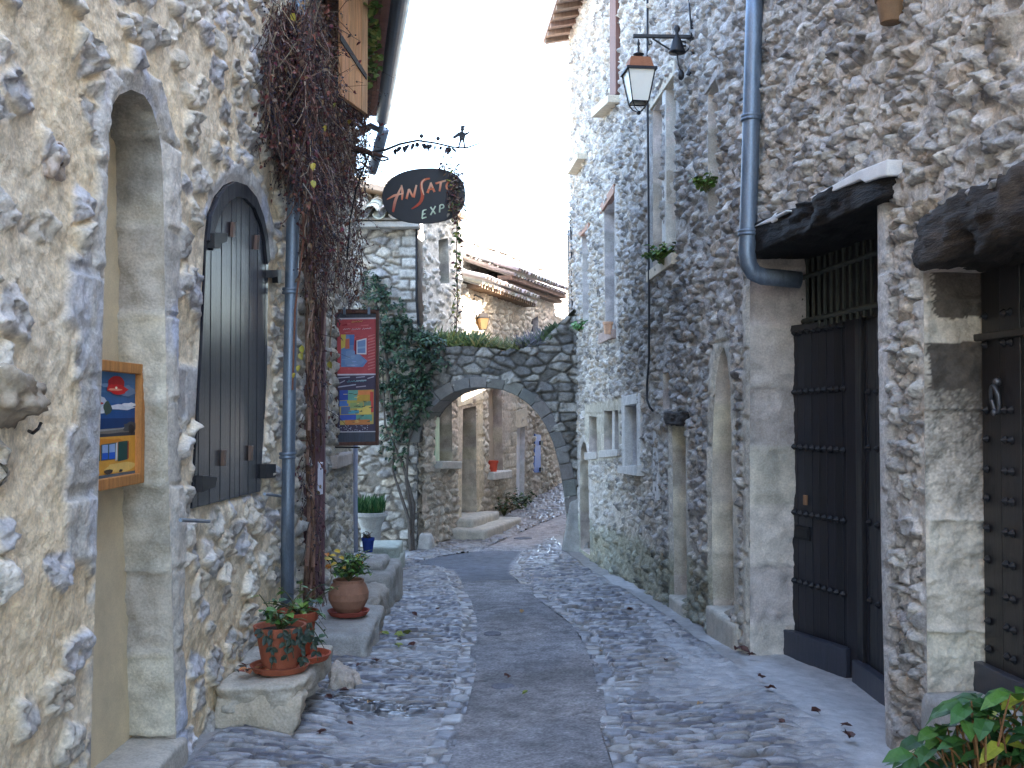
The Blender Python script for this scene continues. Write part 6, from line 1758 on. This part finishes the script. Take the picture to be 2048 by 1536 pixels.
# the cut-out figure: a walking man in a hat holding something out
m = MB(); z_ = lambda x, y: s_(x, y, 0)
fig = [[(923, 251), (930, 251), (930, 254), (928, 255), (929, 259), (926, 263), (930, 266), (939, 263), (939, 266), (931, 271), (929, 280), (931, 295), (935, 296), (928, 297), (926, 284), (924, 280), (921, 287), (918, 297), (912, 296), (916, 294), (919, 281), (918, 272), (913, 275), (907, 278), (905, 273), (910, 270), (916, 265), (922, 263), (921, 258), (922, 255), (920, 254)]]
for P in fig: m.prism([s_(x, y, .005) for x, y in P], s_(1024, 768, -.005) - s_(1024, 768, .005), (.03, .03, .05))
m.build('iron_figure', M_IRON, bk_)
# ================================================================== bare red creeper over the vine house
vn_ = thing('creeper', (-1.6, 8, -.2), 'leafless red-brown creeper with dark berries covering the left house and its downpipe', 'vine')
VPOLY = [(548, 0), (722, 0), (730, 120), (738, 330), (722, 420), (724, 590), (696, 615), (665, 540), (640, 640), (655, 760), (640, 900), (648, 1195), (612, 1195), (606, 1000), (604, 880), (616, 700), (614, 560), (612, 430), (602, 335), (568, 300), (530, 215), (535, 90)]
VP = np.array(VPOLY, float)
rr = random.Random(71)
def inside(x, y):
    d, _, _ = sdist(np.array([float(x)]), np.array([float(y)]), VPOLY); return d[0] < 0
def vpos(px, py, n):
    """a place on or in front of the vine house (or the end of the cream house)"""
    if px < 606 and (py < 350 or px < 582):
        p = L1.px(px, py, n * .5)
        if 570 < px: return at_depth(px, py, 6.86 - rr.uniform(0, .15))
        if p[1] > 7.35: p = at_depth(px, py, 7.35 - n * .5)
        return p
    p = L2.px(px, py, n)
    if p[1] > 11.5: p = at_depth(px, py, 11.5 + rr.uniform(-1.0, .2))
    return p
tw = MB(); lf = MB(); be = MB(); tr = MB()
TW = [lin(84, 62, 58), lin(98, 70, 62), lin(70, 54, 52), lin(126, 100, 86), lin(118, 104, 96), lin(66, 46, 46), lin(150, 134, 120), lin(92, 80, 76)]
LC = [lin(96, 50, 46), lin(76, 40, 42), lin(112, 66, 52), lin(74, 54, 50), lin(128, 100, 76), lin(88, 40, 48), lin(60, 44, 48), lin(104, 84, 70)]
n = 0
while n < 2900:
    x = rr.uniform(525, 740); y = rr.uniform(0, 1195)
    if not inside(x, y): continue
    dens = 1.0 if y < 360 else (.62 if y < 600 else .14)
    if 655 < x < 715 and 420 < y < 600: dens *= .6
    if 676 < x < 726 and y < 165: dens *= .12
    if 640 < x < 668 and y < 80: dens *= .2
    if 566 < x < 604 and y > 330: dens *= .05
    if x > 655 and y < 320: dens *= 1.5
    if rr.random() > dens: continue
    n += 1
    nn = rr.uniform(.05, .28) if y < 450 else rr.uniform(.04, .14)
    if 575 < x < 606: nn = rr.uniform(.12, .3)
    p = vpos(x, y, nn)
    L = rr.uniform(.10, .42); d = np.array([rr.uniform(-.45, .45), rr.uniform(-.5, .5), -1.0 if rr.random() < .72 else rr.uniform(-.6, .8)]); d /= np.linalg.norm(d)
    pts = [p]; 
    for k in range(4):
        d = d + np.array([rr.uniform(-.4, .4), rr.uniform(-.4, .4), rr.uniform(-.5, .15)]); d /= np.linalg.norm(d); pts.append(pts[-1] + d * L / 4)
    r0 = rr.uniform(.0022, .0055)
    tw.tube(pts, [r0, r0 * .9, r0 * .75, r0 * .6, r0 * .4], 3, jit(rr.choice(TW), .25, rr), cap=False)
    for k in range(rr.choice([1, 2, 2, 3])):
        q = pts[rr.randrange(1, 5)] + np.array([rr.uniform(-.015, .015) for _ in range(3)])
        lf.leaf(q, (rr.uniform(-.6, .6), rr.uniform(-1, .2), rr.uniform(-1.2, .1)), (rr.uniform(-1, 1), rr.uniform(-1, 0), rr.uniform(-.2, 1)), rr.uniform(.018, .045), rr.uniform(.012, .03), jit(rr.choice(LC), .3, rr), .3, .5)
    if rr.random() < .42:
        for k in range(rr.choice([3, 5, 7])):
            q = pts[rr.randrange(2, 5)] + np.array([rr.uniform(-.022, .022) for _ in range(3)]); be.ball(q, rr.uniform(.0045, .0075), 5, 3, (.018, .016, .030))
# long bare stems
for k in range(16):
    x = rr.uniform(560, 715); y = rr.uniform(0, 200); pts = []
    x1 = rr.uniform(600, 655); y1 = rr.uniform(420, 900)
    for i in range(9):
        t_ = i / 8; pts.append(vpos(x + (x1 - x) * t_ ** 1.5 + rr.uniform(-7, 7), y + (y1 - y) * t_, rr.uniform(.03, .12)))
    tr.tube(pts, [.005 + .003 * (i / 8) for i in range(9)], 5, jit(lin(128, 104, 88), .25, rr))
for k, (xa, xb) in enumerate(((620, 614), (612, 626), (628, 622))):
    pts = [vpos(xb + (xa - xb) * (1 - i / 10) + rr.uniform(-4, 4), 520 + (1200 - 520) * i / 10, rr.uniform(.04, .10)) for i in range(11)]
    tr.tube(pts, [.008 + .010 * (i / 10) for i in range(11)], 7, jit(lin(122, 92, 78), .2, rr))
# stem that runs out along the bracket
tr.tube([at_depth(x, y, 10.15) for x, y in ((640, 225), (668, 270), (690, 292), (730, 301), (762, 312), (778, 316))], [.025, .025, .024, .022, .018, .006], 7, lin(86, 66, 60))
tr.tube([at_depth(x, y, 6.9) for x, y in ((560, 270), (575, 300), (590, 335), (606, 380), (608, 470), (590, 620), (585, 780))], [.006, .007, .008, .008, .008, .007, .006], 5, lin(120, 84, 70))
# growth over the sign's right end and hanging from it
def twiggy(cx, cy, rx, ry, n, y_, green=.2, L=.05):
    for i in range(n):
        a = rr.uniform(0, 6.283); r_ = math.sqrt(rr.random()); q = at_depth(cx + rx * r_ * math.cos(a), cy + ry * r_ * math.sin(a), y_ - rr.uniform(.0, .12))
        c = jit(rr.choice(LC + TW) if rr.random() > green else rr.choice([lin(84, 104, 54), lin(140, 140, 66), lin(70, 88, 50)]), .3, rr)
        lf.leaf(q, (rr.uniform(-1, 1), rr.uniform(-1, .2), rr.uniform(-1, .6)), (rr.uniform(-1, 1), -.7, .5), L * rr.uniform(.4, 1.1), L * rr.uniform(.25, .6), c)
        if i % 3 == 0: tw.tube([q, q + np.array([rr.uniform(-.06, .06), rr.uniform(-.03, .03), rr.uniform(-.1, .05)])], .003, 3, jit(rr.choice(TW), .3, rr), cap=False)
twiggy(912, 395, 18, 50, 170, yS - .03, .15); twiggy(893, 320, 14, 26, 30, yS - .03, .1); twiggy(914, 345, 14, 18, 34, yS, .1); twiggy(915, 500, 6, 60, 46, yS, .8, .07); twiggy(912, 600, 5, 70, 30, yS, .6, .06)
tr.tube([at_depth(x, y, yS - .04) for x, y in ((898, 290), (906, 330), (916, 380), (914, 440), (913, 520), (915, 600), (912, 670))], .005, 5, lin(96, 74, 60))
# green ivy close under the gutter
for i in range(90):
    y = rr.uniform(0, 170); q = at_depth(744 + rr.uniform(-9, 9) + y * .03, y, 8.6 + .008 * y + rr.uniform(-.1, .1)); lf.leaf(q, (rr.uniform(-1, 1), -.7, rr.uniform(-1, .2)), (0, -.8, .4), .08, .06, jit(rr.choice([lin(74, 100, 56), lin(96, 116, 66), lin(122, 128, 72)]), .25, rr))
# a few leaves that are still yellow
for x, y, s in ((583, 26, .10), (585, 85, .10), (627, 325, .08), (625, 360, .08), (603, 690, .09), (600, 705, .08), (598, 730, .07), (655, 722, .12), (590, 745, .06), (700, 238, .08), (650, 250, .07), (672, 205, .07)):
    q = vpos(x, y, .32 if y < 400 else .18)
    if x == 655: q = at_depth(658, 722, 9.6)
    lf.leaf(q, (rr.uniform(-.5, .5), -.3, -1), (rr.uniform(-.6, .6), -1, .5), s * .62, s * .5, jit(rr.choice([lin(170, 150, 66), lin(146, 138, 60), lin(160, 134, 66)]), .15, rr))
tw.build('twigs', M_TWIG, vn_, kind='stuff'); lf.build('leaves', M_LEAF, vn_, kind='stuff'); be.build('berries', mat('berry', (.02, .018, .035), rough=.35, bump=0), vn_, kind='stuff'); tr.build('stem', M_TWIG, vn_)

# ================================================================== on the ground: covers, stick, fallen leaves
def on_ground(px, py, dz=.0):
    q = gpx(px, py); z, _ = ground_h(np.array([q[0]]), np.array([q[1]])); return np.array([q[0], q[1], float(z[0]) + dz])
for px, py, r, lab in ((1006, 1377, .075, 'round iron valve cover on the asphalt strip, nearest the camera'), (985, 1270, .07, 'dark valve cover halfway up the asphalt strip'), (985, 1107, .17, 'round iron cover where the lane passes the arch'), (1046, 1078, .15, 'oval drain cover beyond the arch')):
    c = on_ground(px, py, .004); m = MB(lin(108, 108, 116)); m.lathe(c, [(0, .016), (r * .9, .015), (r, .012), (r * 1.03, -.01)], 24, lin(108, 108, 116)); o = m.build('valve_cover', M_ROAD, None); tag(o, lab, 'cover')
m = MB((.47, .42, .36))
lm = []
for v in range(3):
    m = MB(); r3 = random.Random(80 + v)
    m.leaf((-.03, 0, .006), (1, .1 * v, .1), (0, 0, 1), .07, .06, (1, 1, 1), .5, -.15); m.leaf((-.02, .005, .010), (.7, .5 - .5 * v, .3), (0, .4, 1), .05, .04, (1, 1, 1), .5, .4)
    lm.append(m)
LEAFC = [('dry red-brown leaf lying on the paving', lin(84, 54, 48)), ('dry tan leaf lying on the paving', lin(164, 132, 92)), ('yellowing green leaf lying on the paving', lin(132, 140, 70))]
protos = {}
def fallen(px, py, kind, s, seed):
    rr_ = random.Random(seed); v = seed % 3
    if (kind, v) not in protos:
        mm = lm[v]; mm.c = [LEAFC[kind][1]] * len(mm.v); o = mm.build('fallen_leaf', M_LEAF, None); protos[(kind, v)] = o
    else:
        o = protos[(kind, v)].copy(); COL.objects.link(o)
    tag(o, LEAFC[kind][0], 'leaf', ('red-brown leaves', 'tan leaves', 'greenish leaves')[kind] + ' fallen on the lane')
    q = on_ground(px, py, .022); o.location = [float(c) for c in q]; o.rotation_euler = (rr_.uniform(-.35, .35), rr_.uniform(-.35, .35), rr_.uniform(0, 6.28)); o.scale = (s, s, s)
spots = [(1695, 1480, 0, 1.1), (1690, 1500, 0, 1.6), (1630, 1450, 0, 1.1), (1565, 1465, 0, .7), (1490, 1315, 0, 1.5), (1475, 1310, 0, 1.2), (1505, 1325, 0, 1.2), (1520, 1375, 0, 1.3), (1540, 1400, 0, 1.3), (1465, 1290, 0, 1.0), (1440, 1282, 1, .9),
         (640, 1480, 0, 1.0), (750, 1330, 0, 1.1), (765, 1275, 1, 1.1), (800, 1280, 2, 1.6), (815, 1275, 2, 1.4), (772, 1276, 2, 1.2), (795, 1300, 2, 1.2), (825, 1298, 0, 1.2), (690, 1395, 0, 1.1), (720, 1340, 0, .9), (1014, 1360, 0, .9), (1050, 1395, 2, .7),
         (790, 1195, 1, 1.2), (795, 1185, 1, 1.2), (785, 1210, 0, 1.2), (1044, 1230, 1, .9), (1258, 1226, 0, 1.2), (700, 1460, 0, .8), (740, 1415, 1, .8), (875, 1225, 0, .9), (830, 1235, 0, 1.0), (660, 1410, 0, 1.0), (1200, 1310, 1, .6), (1330, 1330, 0, .8), (1400, 1420, 1, .7)]
for i, (x, y, k, s) in enumerate(spots): fallen(x, y, k, s * .9, i)
# leaf litter heaped at the pot on the bench
m = MB(); rr = random.Random(91); c = at_depth(500, 1338, 5.75); c[2] = zt_b + .012
for i in range(26):
    m.leaf(c + np.array([rr.uniform(-.06, .08), rr.uniform(-.07, .07), rr.uniform(.0, .03)]), (rr.uniform(-1, 1), rr.uniform(-1, 1), rr.uniform(-.1, .5)), (rr.uniform(-.5, .5), rr.uniform(-.5, .5), 1), rr.uniform(.03, .06), rr.uniform(.02, .04), jit(rr.choice([lin(136, 70, 48), lin(180, 120, 70), lin(70, 60, 56), lin(150, 90, 66)]), .25, rr))
o = m.build('leaf_litter', M_LEAF, None, kind='stuff'); tag(o, 'small heap of dry leaves on the bench beside the pots', 'leaf litter')
